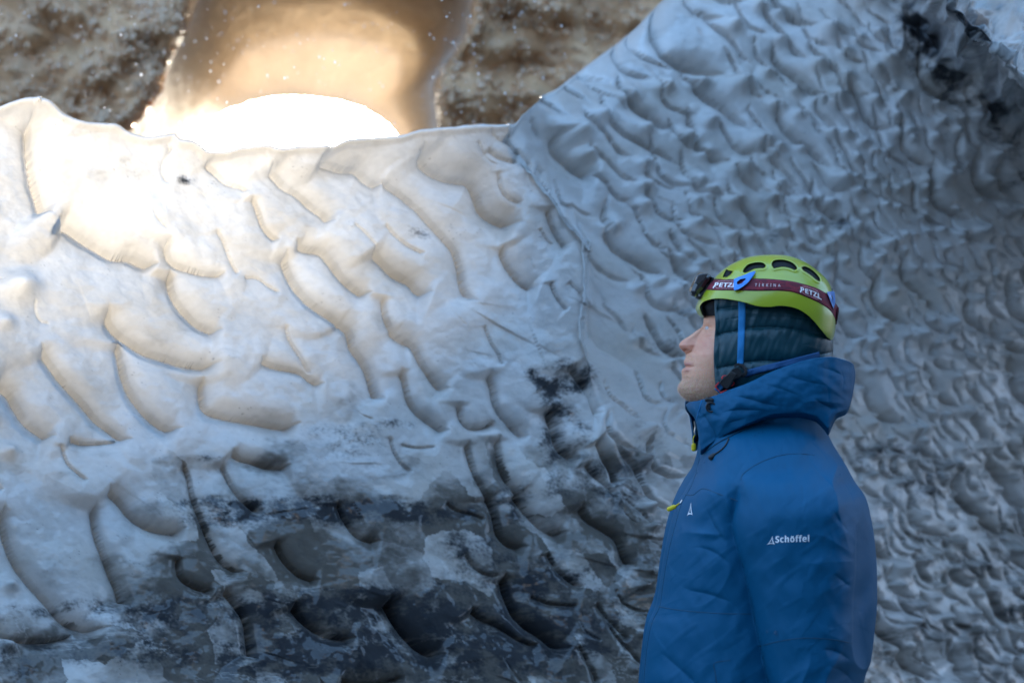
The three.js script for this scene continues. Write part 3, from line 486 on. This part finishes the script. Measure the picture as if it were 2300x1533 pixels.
const aR = curve(P2('985,1815 1010,1850 1040,1880 1080,1904 1124,1917 1173,1923 1271,1923 1345,1917 1438,1916 1492,1921 1533,1929 1600,1930 1760,1915'));
const jf = (s, B, w, L = w * 0.8, more = {}) => ({ pts: smoothLine(P2(s)), B: B * 1.35, w: w * 2.0, L: L * 1.9, C: 0, f0: 0.42, ...more });
const jacketFolds = new Strokes([
  jf('1672,1060 1656,1124 1646,1178 1656,1222 1670,1271 1682,1320 1695,1384 1707,1443 1727,1533 1745,1640', 15, 40, 26, { f0: 0.12 }),
  jf('1576,1112 1592,1150 1612,1190 1640,1228 1660,1245', 11, 26, 30), jf('1532,1234 1572,1228 1611,1242 1650,1276 1672,1300', 9, 24, 34), jf('1512,1296 1545,1322 1590,1332 1640,1350 1680,1372', 8, 24, 34), 
    jf('1466,1450 1513,1487 1562,1533 1600,1580', 10, 28, 36),   
  jf('1870,1065 1896,1085 1912,1110 1921,1140', 12, 26, 20), jf('1868,1140 1890,1172 1915,1206', 8, 22, 24),  jf('1868,1285 1890,1300 1918,1324', 9, 22, 24),  jf('1836,1458 1872,1460 1900,1474 1920,1492', 10, 22, 24), jf('1850,1492 1890,1505 1926,1540', 10, 24, 24),  
  jf('1790,986 1820,992 1850,1020 1872,1055', 7, 22, 26), jf('1812,1010 1828,1045 1857,1078 1896,1116', 7, 20, 26), jf('1760,1030 1770,1060 1768,1095', 4, 18, 26), jf('1800,1060 1806,1110 1800,1160', 4, 22, 30), jf('1690,1020 1660,1060 1640,1110', 4, 20, 30), jf('1640,1000 1630,1040 1640,1080', 3, 18, 24), jf('1610,1060 1605,1090 1612,1108', 3, 14, 18), jf('1745,1225 1780,1290 1790,1350', 3, 30, 40), jf('1850,1170 1872,1220 1862,1270', 4, 24, 30),
], 50);
// creases that fan out from where the cloth is pinched: armpit, elbow, waist, hood tip
const pinches = [[1668, 1205, 170, 0.0085, 2.3, 1.1, -1], [1960, 1265, 150, 0.008, 2.4, 4.2, 0], [1560, 1590, 170, 0.008, 2.4, 7.7, 0], [1950, 1490, 120, 0.008, 2.4, 2.6, 0], [1760, 1590, 130, 0.006, 2.2, 9.1, 0], [1440, 1380, 110, 0.006, 2.2, 6.2, 0], [1905, 1040, 110, 0.006, 2, 5.5, 0]];
function fanFolds(x, y, list) {
  let h = 0;
  for (const [cx, cy, R, A, f, seed, half] of list) { const dx = x - cx, dy = y - cy, r = Math.hypot(dx, dy); if (r > R * 2.4) continue; const a = Math.atan2(dy, dx), n = noise(Math.cos(a) * f * 0.55 + seed * 3 + r * 0.0035, Math.sin(a) * f * 0.55 + seed * 7) + 0.25 * noise(Math.cos(a) * f * 1.1 + seed, Math.sin(a) * f * 1.1 + r * 0.008); h += A * Math.exp(-((r / R) ** 2) * 0.9) * sstep(15, 110, r) * (half ? sstep(10, -40, dx) : 1) * (1 - 3.2 * Math.abs(n)); }
  return h;
}
function jacketZ(x, y) {
  const f = jFront(y), b = jBack(y), u = clamp((x - f) / (b - f)) * 2 - 1, t = jHalf(y) * Math.pow(Math.max(0, 1 - Math.pow(Math.abs(u), 2.5)), 1 / 2.1);
  const l = aL(y), r = aR(y), v = (2 * (x - l)) / (r - l) - 1, on = sstep(975, 1170, y) * (1 - 0.9 * sstep(1660, 1750, y)), zc = lerp(0.12, 0.172, sstep(975, 1120, y)), av = Math.abs(v);
  const arm = av < 1 ? zc + 0.088 * on * Math.pow(1 - Math.pow(av, 2.2), 1 / 2) : zc - (av - 1) * 0.5;
  const e = Math.min(x - f, b - x);
  let z = smax(t, on > 0 ? arm - (1 - sstep(985, 1090, y)) * 0.08 : -1, 0.045);
  z = Math.min(z, 0.045 * Math.sqrt(Math.max(0, e)) * 0.62);
  const k = sstep(0, 14, e);
  z += k * (fanFolds(x, y, pinches) + jacketFolds.at(x, y) / PXM + 0.0035 * noise((x + y * 0.6) / 46, (y - x * 0.5) / 95) + 0.0014 * noise((x - y * 0.3) / 17, (y + x * 0.4) / 44) + 0.0022 * Math.max(0, noise((x + y * 1.3) / 34 + 9, (y - x) / 120) - 0.12));
  return Math.max(0, z);
}
const jrows = 400, jcols = 250;
const jacket = part('jacket', twoSided(jrows, jcols, (i, j) => { const y = lerp(932, 1790, i / (jrows - 1)), f = jFront(y), b = jBack(y), t = j / (jcols - 1), x = lerp(f, b, lerp(t, (1 - Math.cos(t * Math.PI)) / 2, 0.7)); return [x, y, j === 0 || j === jcols - 1 ? 0 : jacketZ(x, y)]; }, jacketZ), M.jacket, man);
jacket.userData.label = 'blue waterproof shell jacket with white print on chest and sleeve';
// --- jacket hood, let down round the neck, and its collar
const cTop = curve(P2('1541,908 1547,903 1570,899 1590,893 1617,884 1644,873 1672,863 1699,851 1727,837 1754,826 1781,817 1809,808.5 1836,803 1869,801 1891,806 1917,817 1922,835'));
const cBot = curve(P2('1541,912 1547,923 1562,943 1569,980 1574,1021 1590,1011 1608,998 1645,977 1695,954 1744,939 1793,938 1830,946 1852,966 1861,977 1868,962 1879,941 1901,930 1911,908 1920,862 1922,845'));
const collarPinch = [[1925, 910, 130, 0.009, 2.3, 2.1], [1590, 1000, 110, 0.008, 2.2, 8.3], [1740, 980, 100, 0.006, 2.2, 5.1]];
const collarFolds = new Strokes([
  jf('1833,822 1860,828 1885,838 1908,856', 9, 22, 20), jf('1822,886 1842,903 1866,914 1890,922', 12, 26, 20), jf('1628,893 1658,890 1688,896 1730,908 1770,912', 10, 18, 20), jf('1606,930 1644,921 1699,920 1745,925', 9, 20, 18), jf('1577,924 1594,950 1608,974 1612,996', 12, 18, 14, { f0: 0.2 }), jf('1752,828 1781,846 1833,860 1880,868', 8, 26, 30),
  jf('1700,858 1740,868 1790,886 1830,912', 6, 26, 30), jf('1650,900 1690,912 1740,936', 5, 18, 22), jf('1880,812 1896,850 1890,890', 7, 22, 20), jf('1590,905 1600,925 1625,940', 6, 14, 14), jf('1780,830 1800,850 1812,880', 5, 20, 22), jf('1850,850 1862,880 1858,930', 6, 22, 24), jf('1620,955 1650,945 1690,935', 6, 16, 18), jf('1565,915 1580,935 1590,960', 4, 12, 12),
], 40);
function collarZ(x, y) {
  const u = clamp((x - 1732) / 190.5, -1, 1), w = 0.138 * Math.pow(Math.max(0, 1 - Math.pow(Math.abs(u), 2.3)), 0.5), v = clamp((y - cTop(x)) / (cBot(x) - cTop(x) + 1e-6)), e = Math.min(x - 1541, 1922 - x);
  const gg = 0.87 + 0.13 * Math.sin(Math.PI * clamp(v * 0.9 + 0.08)) - 0.22 * sstep(0.9, 1, v);
  return Math.max(0, w * gg + sstep(0, 16, e) * (fanFolds(x, y, collarPinch) + collarFolds.at(x, y) / PXM * 0.8 + 0.003 * noise(x / 40 + y / 90, y / 32) + 0.0016 * noise(x / 16, y / 14)));
}
{
  const rows = 130, cols = 240;
  const g = twoSided(rows, cols, (i, j) => {
    const t = j / (cols - 1), x = lerp(1541, 1922, lerp(t, (1 - Math.cos(t * Math.PI)) / 2, 0.8)), tp = cTop(x), bt = cBot(x), e = j === 0 || j === cols - 1 ? 0 : 1;
    if (i < 7) { const k = [34, 20, 9, 4, 1.2, 0, 0.2][i], dz = [0.022, 0.018, 0.014, 0.011, 0.0075, 0.004, 0.0012][i]; return [x, Math.min(bt, tp + k), e * Math.max(0, collarZ(x, tp + 1) - dz)]; }
    const v = (i - 7) / (rows - 8), y = lerp(tp + 1, bt, v); return [x, y, e * collarZ(x, y)];
  }, collarZ);
  const h = part('jacket_hood', g, M.jacket, jacket); h.userData.label = 'blue hood folded down into a high collar round the neck';
}
const seams = ['1664,1078 1668,1066 1690,1048 1720,1033 1760,1021 1800,1019 1830,1022', '1709,1450 1744,1441 1793,1433 1842,1433 1880,1437 1914,1444', '1533,1109 1557,1111 1577,1097 1616,1109 1658,1125', '1472,1360 1510,1367 1560,1373 1620,1377 1686,1378', '1640,1482 1604,1490 1607,1510 1612,1560', '1572,1030 1556,1085 1532,1130 1517,1180 1500,1250 1490,1310 1482,1362 1466,1395 1456,1440 1449,1500 1444,1600'];
for (const s of seams) part('seam', thread(P2(s), jacketZ, 0.0008, -0.0001), M.seam, jacket);
part('seam', thread(P2('1577,897 1572,915 1566,935 1564,946'), collarZ, 0.0009, 0.0003), M.web, jacket);
part('seam', thread(P2('1574,1019 1590,1010 1608,997 1645,976 1695,953 1744,938'), (x, y) => Math.max(jacketZ(x, y + 3), 0.02), 0.0009, 0), M.seam, jacket);
{ // zip pulls, cords and toggles
  const rod = (pts, r, z = 0.004, n = 24) => new THREE.TubeGeometry(new THREE.CatmullRomCurve3(pts.map(([x, y, d]) => atZ(x, y, d ?? z))), n, r, 8);
  const capsule = (x0, y0, x1, y1, r, z) => { const a = atZ(x0, y0, z), b = atZ(x1, y1, z), g = new THREE.CapsuleGeometry(r, a.distanceTo(b), 6, 12); g.scale(1, 1, 0.7); g.applyQuaternion(new THREE.Quaternion().setFromUnitVectors(new THREE.Vector3(0, 1, 0), b.clone().sub(a).normalize())); const m = a.add(b).multiplyScalar(0.5); g.translate(m.x, m.y, m.z); return g; };
  part('zip_slider', rod([[1560.5, 945], [1561.5, 950], [1562.5, 958], [1561, 970], [1562, 976]], 0.0022, 0.006), M.steel, jacket);
  const z1 = part('zip_pull', capsule(1558.5, 1000, 1558.3, 1008, 0.0042, 0.006), M.yellow, jacket); z1.userData.label = 'yellow pull on the collar zip'; part('cord', rod([[1561.5, 976], [1558, 982], [1557, 990], [1558, 999]], 0.001, 0.006), M.yellow, jacket);
  const pz = jacketZ(1522, 1134) + 0.004; part('zip_slider', rod([[1533, 1122], [1531, 1126], [1528, 1130]], 0.0018, jacketZ(1531, 1126) + 0.003), M.steel, jacket);
  const z2 = part('zip_pull', capsule(1503, 1143, 1514, 1138, 0.0042, 0.03), M.yellow, jacket); z2.userData.label = 'yellow pull on the chest pocket zip'; part('cord', rod([[1514, 1138, 0.03], [1521, 1134, Math.max(pz, 0.035)], [1528, 1129, jacketZ(1529, 1128) + 0.003]], 0.0016), M.yellow, jacket);
  part('drawcord', thread(P2('1637,984 1632,996 1622,1008 1610,1017 1602,1023'), (x, y) => Math.max(jacketZ(x, y), 0.02), 0.0013, 0.002), M.black, jacket);
  part('toggle', capsule(1597, 1027, 1604, 1023, 0.0048, jacketZ(1600, 1025) + 0.004), M.black, jacket);
  part('cord_lock', mergeGeometries([capsule(1589, 897, 1598, 899, 0.0046, collarZ(1594, 900) + 0.004), new THREE.TorusGeometry(0.008, 0.0016, 8, 24).translate(...atZ(1597, 914, collarZ(1597, 914) + 0.001).toArray()), capsule(1591, 903, 1593, 916, 0.003, collarZ(1592, 910) + 0.003)].map((g) => (g.deleteAttribute('uv'), g.toNonIndexed()))), M.black, jacket);
}
{ // white print
  const font = await new FontLoader().loadAsync('fonts/droid/droid_sans_bold.typeface.json');
  const drape = (g, x0, y0, sc, skew, lift) => { const p = g.attributes.position; for (let i = 0; i < p.count; i++) { const px = x0 + p.getX(i) * sc, py = y0 - p.getY(i) * sc - skew * (px - x0), q = atZ(px, py, jacketZ(px, py) + lift + p.getZ(i) * 0.0004); p.setXYZ(i, q.x, q.y, q.z); } g.computeVertexNormals(); return g; };
  const word = new TextGeometry('Schoffel', { font, size: 17, depth: 1, curveSegments: 4, bevelEnabled: false }); word.computeBoundingBox(); const k = 77 / word.boundingBox.max.x;
  const adv = (t) => [...t].reduce((w, ch) => w + (font.data.glyphs[ch].ha * 17) / font.data.resolution, 0), bar = new THREE.BoxGeometry(8, 2.2, 1).translate((adv('Sch') + adv('Scho')) / 2, 14.6, 0.5);
  const letters = part('print', mergeGeometries([drape(word, 1741, 1218, k, 0.03, 0.0012), drape(bar.toNonIndexed(), 1741, 1218, k, 0.03, 0.0012)].map((g) => { g.deleteAttribute('uv'); return g.index ? g.toNonIndexed() : g; })), M.print, jacket); letters.userData.label = 'white lettering on the sleeve';
  const tri = (o, h) => { const s = new THREE.Shape(); s.moveTo(0, 0); s.quadraticCurveTo(o * 0.42, h * 0.25, o * 0.72, h); s.quadraticCurveTo(o * 0.74, h * 0.3, o, 0.02 * h); s.quadraticCurveTo(o * 0.5, h * 0.2, 0, 0); const i = new THREE.Path(); i.moveTo(o * 0.34, h * 0.2); i.quadraticCurveTo(o * 0.55, h * 0.4, o * 0.65, h * 0.74); i.quadraticCurveTo(o * 0.66, h * 0.3, o * 0.78, h * 0.13); i.quadraticCurveTo(o * 0.55, h * 0.22, o * 0.34, h * 0.2); s.holes.push(i); return new THREE.ExtrudeGeometry(s, { depth: 1, bevelEnabled: false, curveSegments: 10 }); };
  part('print', drape(tri(19, 20), 1722, 1223, 1, 0.03, 0.0012), M.print, jacket).userData.label = 'white triangular emblem on the sleeve';
  part('print', drape(tri(13, 30), 1543, 1158, 1, 0.1, 0.0014), M.print, jacket).userData.label = 'white triangular emblem on the chest';
}
{ // drops of water standing on the cloth
  const drops = P2('1690,1011 1682,1022 1697,979 1714,972 1621,1016 1584,1039 1567,1063 1852,991 1886,1065 1744,1421 1724,1419 1712,968 1705,973'), r = mulberry(3);
  for (const [x, y] of drops) { const s = (x === 1744 ? 0.0042 : 0.0012 + 0.0014 * r()), g = new THREE.SphereGeometry(s, 14, 10); g.scale(1, 1, 0.6); g.translate(...atZ(x, y, jacketZ(x, y) + s * 0.3).toArray()); part('water_drop', g, M.water, jacket); }
}
{ // trousers and boots, below the frame
  const leg = (s) => gridGeometry(40, 28, (i, j) => { const t = i / 39, a = (j / 28) * Math.PI * 2, y = lerp(0.86, 0.07, t), r = lerp(0.125, 0.078, Math.pow(t, 0.7)), rz = lerp(0.105, 0.075, t); return [0.435 + 0.01 * Math.sin(t * 4) + r * Math.cos(a) + 0.004 * noise(a * 3, y * 14), y, s * 0.1 - rz * Math.sin(a), a, y]; }, null, true);
  part('trousers', mergeGeometries([leg(1), leg(-1)]), M.trousers, man);
  for (const s of [1, -1]) { const sh = new THREE.Shape(P2('0.52,0 0.525,0.06 0.51,0.15 0.36,0.15 0.345,0.11 0.27,0.085 0.205,0.06 0.195,0.02 0.205,0').map(([x, y]) => new THREE.Vector2(x, y))); const g = new THREE.ExtrudeGeometry(sh, { depth: 0.075, bevelEnabled: true, bevelSize: 0.012, bevelThickness: 0.014, bevelOffset: -0.012, bevelSegments: 4 }); g.translate(0, 0, s * 0.1 - 0.0375); part('boot', g, M.boot, man); }
}
// ---------------------------------------------------------------- climbing helmet
const z3 = (s) => P2(s).map(([x, y]) => [1540 + x / 6.389, 560 + y / 6.389]);   // points measured on an enlargement of the helmet
const helmet = thing('climbing_helmet', 'lime green climbing helmet with oval vents and blue chin straps on the man\'s head', 'helmet', [...atZ(1722, 690, 0).toArray()]);
const HO = P2('1581,713 1573,707 1567,697 1566,690 1569,680 1576,664 1590,642 1605.7,624 1632,600.7 1649.6,589.7 1681,577 1712,572.5 1743.5,571.7 1775,575 1806,586.6 1829.6,602 1850,619 1862,634 1870,652 1877,676 1880,701 1878,729 1874,754 1870,765');   // outline over the top
const HR = P2('1581,713 1575,700 1572,690 1577,680 1595,672 1617,670 1644,673 1677,680 1699,686.6 1726.6,689 1754,686.6 1776,689 1795,695 1814,707 1831,724 1847,743 1858,756 1870,765');   // near rim
const along = (p) => { const L = [0]; for (let i = 1; i < p.length; i++) L.push(L[i - 1] + Math.hypot(p[i][0] - p[i - 1][0], p[i][1] - p[i - 1][1])); const c = new THREE.CatmullRomCurve3(p.map(([x, y]) => new THREE.Vector3(x, y, 0)), false, 'centripetal'); c.arcLengthDivisions = 600; return (t) => c.getPointAt(clamp(t)); };
const outA = along(HO), rimA = along(HR);
const HCx = 1722, HCy = 694;
const polar = []; for (let i = 0; i <= 400; i++) { const p = outA(i / 400); polar.push([Math.atan2(HCy - p.y, HCx - p.x), Math.hypot(p.x - HCx, p.y - HCy)]); }
polar.sort((a, b) => a[0] - b[0]);
function helmetRadius(x, y) { let a = Math.atan2(HCy - y, HCx - x); if (a < -Math.PI / 2) a += 2 * Math.PI; if (a < polar[0][0]) return polar[0][1]; let lo = 0, hi = polar.length - 1; if (a >= polar[hi][0]) return polar[hi][1]; while (hi - lo > 1) { const m = (lo + hi) >> 1; if (polar[m][0] <= a) lo = m; else hi = m; } return lerp(polar[lo][1], polar[hi][1], (a - polar[lo][0]) / (polar[hi][0] - polar[lo][0] + 1e-9)); }
for (let i = 0; i < polar.length; i++) if (polar[i][0] < -Math.PI / 2) polar[i][0] += 2 * Math.PI; polar.sort((a, b) => a[0] - b[0]);
const vents = ['585,290 560,340 540,395 590,395 650,355 675,315 620,305', '830,318 852,270 900,222 970,198 1050,188 1115,198 1147,235 1125,262 1060,266 990,276 920,308 855,332', '1243,205 1275,165 1370,150 1480,170 1565,216 1597,272 1572,292 1510,268 1410,247 1320,258 1270,266', '1678,262 1712,248 1790,280 1868,340 1928,420 1926,450 1880,432 1815,378 1740,326 1690,295'].map(z3).map((v, n) => (n === 0 ? v : new THREE.CatmullRomCurve3(v.map(([x, y]) => new THREE.Vector3(x, y, 0)), true, 'centripetal').getPoints(60).map((p) => [p.x, p.y])));
function helmetBase(x, y) { const q = clamp(Math.hypot(x - HCx, y - HCy) / helmetRadius(x, y)); return 0.112 * Math.pow(Math.max(0, 1 - Math.pow(q, 2.35)), 1 / 2.05); }
function helmetZ(x, y) {
  let z = helmetBase(x, y), cut = 0;
  for (const v of vents) { const d = polySDF(v, x, y); if (d < 14) { z += 0.0024 * Math.exp(-((d - 3.2) ** 2) / 9); cut = Math.max(cut, sstep(0.8, -1.2, d)); } }
  z -= 0.03 * cut;
  const groove = polySDF(grooveLine, x, y); z += 0.0018 * sstep(-6, 6, groove) - 0.0009;
  return Math.max(0, z);
}
const grooveLine = z3('380,420 640,330 820,350 1150,300 1640,300 1960,480 2060,640 1600,470 1200,400 900,400 600,415');
{
  const rows = 150, cols = 460;
  const shell = twoSided(rows, cols, (i, j) => {
    const t = j / (cols - 1), u = t, R = rimA(u), O = outA(u), s = (i - 6) / (rows - 7);
    if (i < 6) { const k = [9, 6, 3, 1, -0.4, -0.3][i], dz = [0.011, 0.0095, 0.007, 0.0045, 0.0022, 0.0006][i], x = R.x + (O.x - R.x) * 0.02, y = R.y - k; return [lerp(x, O.x, 0), y, j === 0 || j === cols - 1 ? 0 : Math.max(0, helmetBase(R.x, R.y) - dz)]; }
    const f = Math.sin(s * Math.PI / 2) ** 1.0, x = lerp(R.x, O.x, f), y = lerp(R.y, O.y, f);
    return [x, y, i === rows - 1 || j === 0 || j === cols - 1 ? 0 : helmetZ(x, y)];
  }, helmetZ);
  part('shell', shell, M.lime, helmet).userData.label = 'lime green helmet shell';
  const liner = twoSided(60, 120, (i, j) => { const u = j / 119, R = rimA(u), O = outA(u), f = lerp(0.1, 0.985, Math.sin((i / 59) * Math.PI / 2)), x = HCx + (lerp(R.x, O.x, f) - HCx) * 0.965, y = HCy + (lerp(R.y, O.y, f) - HCy) * 0.965; return [x, y, j === 0 || j === 119 || i === 59 ? 0 : Math.max(0, helmetBase(x, y) - 0.0085)]; });
  part('foam_liner', liner, M.liner, helmet);
}
{ // pad over the brow, inside the front of the shell
  const lft = curve(P2('640,1597 660,1584 680,1575 690,1573 700,1577 709,1582')), g = twoSided(30, 24, (i, j) => { const y = lerp(645, 709, i / 29), l = lft(y) + 1.5, t = j / 23, x = lerp(l, 1606, t * t), u = 1 - clamp((x - l) / 70); return [x, y, j === 0 ? 0 : 0.072 * Math.pow(1 - u * u, 0.6)]; });
  part('brow_pad', g, M.liner, helmet);
}
{ // straps and buckles
  const hz = (x, y) => Math.max(hoodZ(x, y), hoodHalf(y) * Math.sqrt(Math.max(0, 1 - ((x - 1715) / 157) ** 2)) - 0.002);
  const strap = ribbon(P2('1666.5,672 1667,700 1666,740 1664.5,780 1663,816'), hz, 17, 15, 0.001, 60, 0.0016); part('side_strap', strap, M.web, helmet);
  part('rear_strap', ribbon(P2('1672,840 1700,832 1740,822 1780,812 1815,803 1842,796'), hz, 15, 14, 0.001, 50, 0.0016), M.webDark, helmet);
  part('chin_strap', ribbon(P2('1640,846 1628,858 1616,871 1610,878'), hz, 13, 13, 0.006, 20, 0.0016), M.web, helmet);
  const k = (s) => P2(s).map(([x, y]) => [1480 + x / 3.65, 540 + y / 3.65]), zz = (x, y) => hz(x, y) + 0.003;
  part('strap_adjuster', flat(k('620,1015 650,1003 690,1012 722,1040 728,1075 720,1105 690,1112 668,1100 700,1078 690,1040 650,1022 618,1040'), [], zz, 0.004), M.black, helmet);
  const knob = new THREE.CylinderGeometry(0.0085, 0.0095, 0.006, 28).rotateX(Math.PI / 2).translate(...atZ(1654, 838, hz(1654, 838) + 0.006).toArray()); part('strap_adjuster', knob, M.black, helmet);
  const z2 = (x, y) => hz(x, y) + 0.006;
  part('buckle', flat(k('508,1145 560,1098 590,1068 640,1090 655,1125 620,1140 600,1185 560,1222 520,1195 498,1170'), [], z2, 0.007, 0.0012), M.black, helmet).userData.label = 'black side-release chin buckle';
  part('buckle_trim', flat(k('455,1195 490,1158 500,1166 472,1198 508,1240 545,1225 560,1218 558,1230 510,1252'), [], z2, 0.0055), M.red, helmet);
  part('buckle_trim', new THREE.TorusGeometry(0.0047, 0.0013, 8, 20).scale(1.1, 0.8, 1).translate(...atZ(1629, 848, hz(1629, 848) + 0.011).toArray()), M.red, helmet);
  part('buckle_trim', new THREE.TorusGeometry(0.0045, 0.0012, 8, 20, 2.4).rotateZ(-1.9).translate(...atZ(1643, 860, hz(1643, 860) + 0.009).toArray()), M.red, helmet);
  const hzz = (x, y) => helmetZ(x, y) + 0.004;
  part('headband_clip', flat(z3('692,425 760,395 850,365 930,325 1000,308 1008,322 980,370 905,470 830,532 765,572 705,588 690,570'), [z3('735,455 785,418 868,403 876,425 815,488 752,512 728,490')], hzz, 0.0045, 0.0009), M.blue, helmet).userData.label = 'blue clip at the side of the helmet';
  part('headband_clip', flat(z3('2030,612 2075,600 2110,596 2140,612 2152,700 2150,790 2126,848 2105,800 2060,680'), [z3('2085,660 2112,650 2122,700 2122,760 2108,740')], (x, y) => Math.max(helmetZ(x, y), 0.012) + 0.004, 0.0045, 0.0009), M.blue, helmet).userData.label = 'blue clip at the back of the helmet';
}
// ---------------------------------------------------------------- headlamp on its elastic band
const lampThing = thing('headlamp', 'black headlamp on a dark red printed headband around the green helmet', 'headlamp', [...atZ(1575, 640, 0).toArray()]);
{
  const W = 1536, H = 128, cv = document.createElement('canvas'); cv.width = W; cv.height = H; const c = cv.getContext('2d'), r = mulberry(4);
  c.fillStyle = '#6e1a2a'; c.fillRect(0, 0, W, H);
  for (let i = 0; i < 9000; i++) { const x = r() * W, y = r() * H, d = noise(x / 90, y / 40); c.fillStyle = d > 0.05 ? (r() < 0.5 ? '#b02634' : '#86202f') : (r() < 0.5 ? '#4c1a26' : '#621828'); c.fillRect(x, y, 2 + r() * 9, 1.6); }
  c.fillStyle = '#241016'; for (let x = 0; x < W; x += 8) { c.fillRect(x, 0, 4, 9); c.fillRect(x + 3, H - 9, 4, 9); }
  const logo = (x, w) => { c.save(); c.strokeStyle = '#d8b9b0'; c.lineWidth = 3; c.beginPath(); c.roundRect(x + 18, 22, w - 36, 82, 40); c.stroke(); c.fillStyle = '#f3ebe6'; c.font = 'bold 66px sans-serif'; c.textAlign = 'left'; const tw = c.measureText('PETZL').width; c.translate(x, 88); c.scale(w / tw, 1); c.fillText('PETZL', 0, 0); c.fillRect(0, -8, 9, 24); c.fillRect(tw - 40, -9, 46, 9); c.restore(); };
  logo(70, 245); logo(1010, 245);
  c.fillStyle = '#e8d8d2'; c.font = '44px sans-serif'; let x = 516; for (const ch of 'TIKKINA') { c.fillText(ch, x, 82); x += c.measureText(ch).width + 19; }
  const tex = new THREE.CanvasTexture(cv); tex.colorSpace = THREE.SRGBColorSpace;
  const up = along(z3('345,425 400,421 700,425 960,415 1200,420 1500,450 1700,495 1900,560 2060,660 2150,760 2196,830')), lo = along(z3('285,578 400,585 700,590 1000,595 1400,595 1550,615 1750,690 1950,785 2080,880 2150,1000 2166,1075'));
  const n = 160, m = 12;
  const side = gridGeometry(m + 1, n + 1, (i, j) => { const t = j / n, a = up(t), b = lo(t), f = i / m, e = Math.min(f, 1 - f), px = lerp(a.x, b.x, f), py = lerp(a.y, b.y, f), z = Math.max(helmetBase(px, py), 0.001) + 0.003 - (e < 0.01 ? 0.002 : 0), p = atZ(px, py, z); return [p.x, p.y, p.z, t, 1 - f]; });
  const bm = new THREE.MeshPhysicalMaterial({ map: tex, roughness: 0.75, sheen: 0.2, bumpMap: weave, bumpScale: 0.0001 });
  part('headband', side, bm, lampThing).userData.label = 'dark red elastic headband with white lettering';
  const plain = fabric(0.06, 0.01, 0.016, 0.75);
  const far = gridGeometry(m + 1, n + 1, (i, j) => { const t = j / n, a = up(t), b = lo(t), f = i / m, px = lerp(a.x, b.x, f), py = lerp(a.y, b.y, f), p = atZ(px, py, Math.max(helmetBase(px, py), 0.001) + 0.003); return [p.x, p.y, -p.z, t, f]; }); part('headband', far, plain, lampThing);
  // back turn of the band
  const bk = gridGeometry(9, 15, (i, j) => { const f = i / 8, s = (j / 14) * 2 - 1, a = up(1), b = lo(1), px = lerp(a.x, b.x, f) - 6 + 6 * Math.sqrt(1 - s * s * 0.96), py = lerp(a.y, b.y, f), w = Math.max(helmetBase(a.x - 6, py), 0.012) + 0.004, p = atZ(px, py, 0); return [p.x, p.y, w * s, s, f]; }); part('headband', bk, plain, lampThing);
  // lamp housing: a faceted wedge tilted up, rounder at the front
  const body = z3('40,600 62,540 98,470 150,365 170,345 232,332 305,345 352,378 368,400 330,470 300,500 255,580 205,625 185,672 120,682 62,662');
  const sh = new THREE.Shape(body.map(([x, y]) => new THREE.Vector2(...(() => { const p = atZ(x, y, 0); return [p.x, p.y]; })())));
  const g = new THREE.ExtrudeGeometry(sh, { depth: 0.026, bevelEnabled: true, bevelThickness: 0.014, bevelSize: 0.0085, bevelOffset: -0.0085, bevelSegments: 2 }); g.translate(0, 0, -0.013);
  part('housing', g, M.lamp, lampThing).userData.label = 'glossy black faceted lamp housing';
  const face = z3('150,372 228,345 300,352 250,430 165,520 108,480'), fs = new THREE.Shape(face.map(([x, y]) => { const p = atZ(x, y, 0); return new THREE.Vector2(p.x, p.y); }));
  const fg = new THREE.ExtrudeGeometry(fs, { depth: 0.0544, bevelEnabled: true, bevelThickness: 0.0015, bevelSize: 0.002, bevelOffset: -0.002, bevelSegments: 2 }); fg.translate(0, 0, -0.0272); part('side_panel', fg, new THREE.MeshPhysicalMaterial({ color: lin(0.045, 0.04, 0.042), roughness: 0.22, clearcoat: 1, clearcoatRoughness: 0.1 }), lampThing);
  const br = z3('255,580 330,480 372,402 395,408 392,430 350,500 300,590 330,600 300,640 200,720 150,690 180,640'), bs = new THREE.Shape(br.map(([x, y]) => { const p = atZ(x, y, 0); return new THREE.Vector2(p.x, p.y); }));
  const bg = new THREE.ExtrudeGeometry(bs, { depth: 0.036, bevelEnabled: true, bevelThickness: 0.004, bevelSize: 0.0015, bevelOffset: -0.0015, bevelSegments: 2 }); bg.translate(0, 0, -0.018); part('bracket', bg, M.black, lampThing);
  const pin = new THREE.CylinderGeometry(0.0022, 0.0022, 0.052, 12).rotateX(Math.PI / 2).translate(...atZ(1540 + 178 / 6.389, 560 + 662 / 6.389, 0).toArray()); part('hinge_pin', pin, M.steel, lampThing);
}
renderer.render(scene, camera);
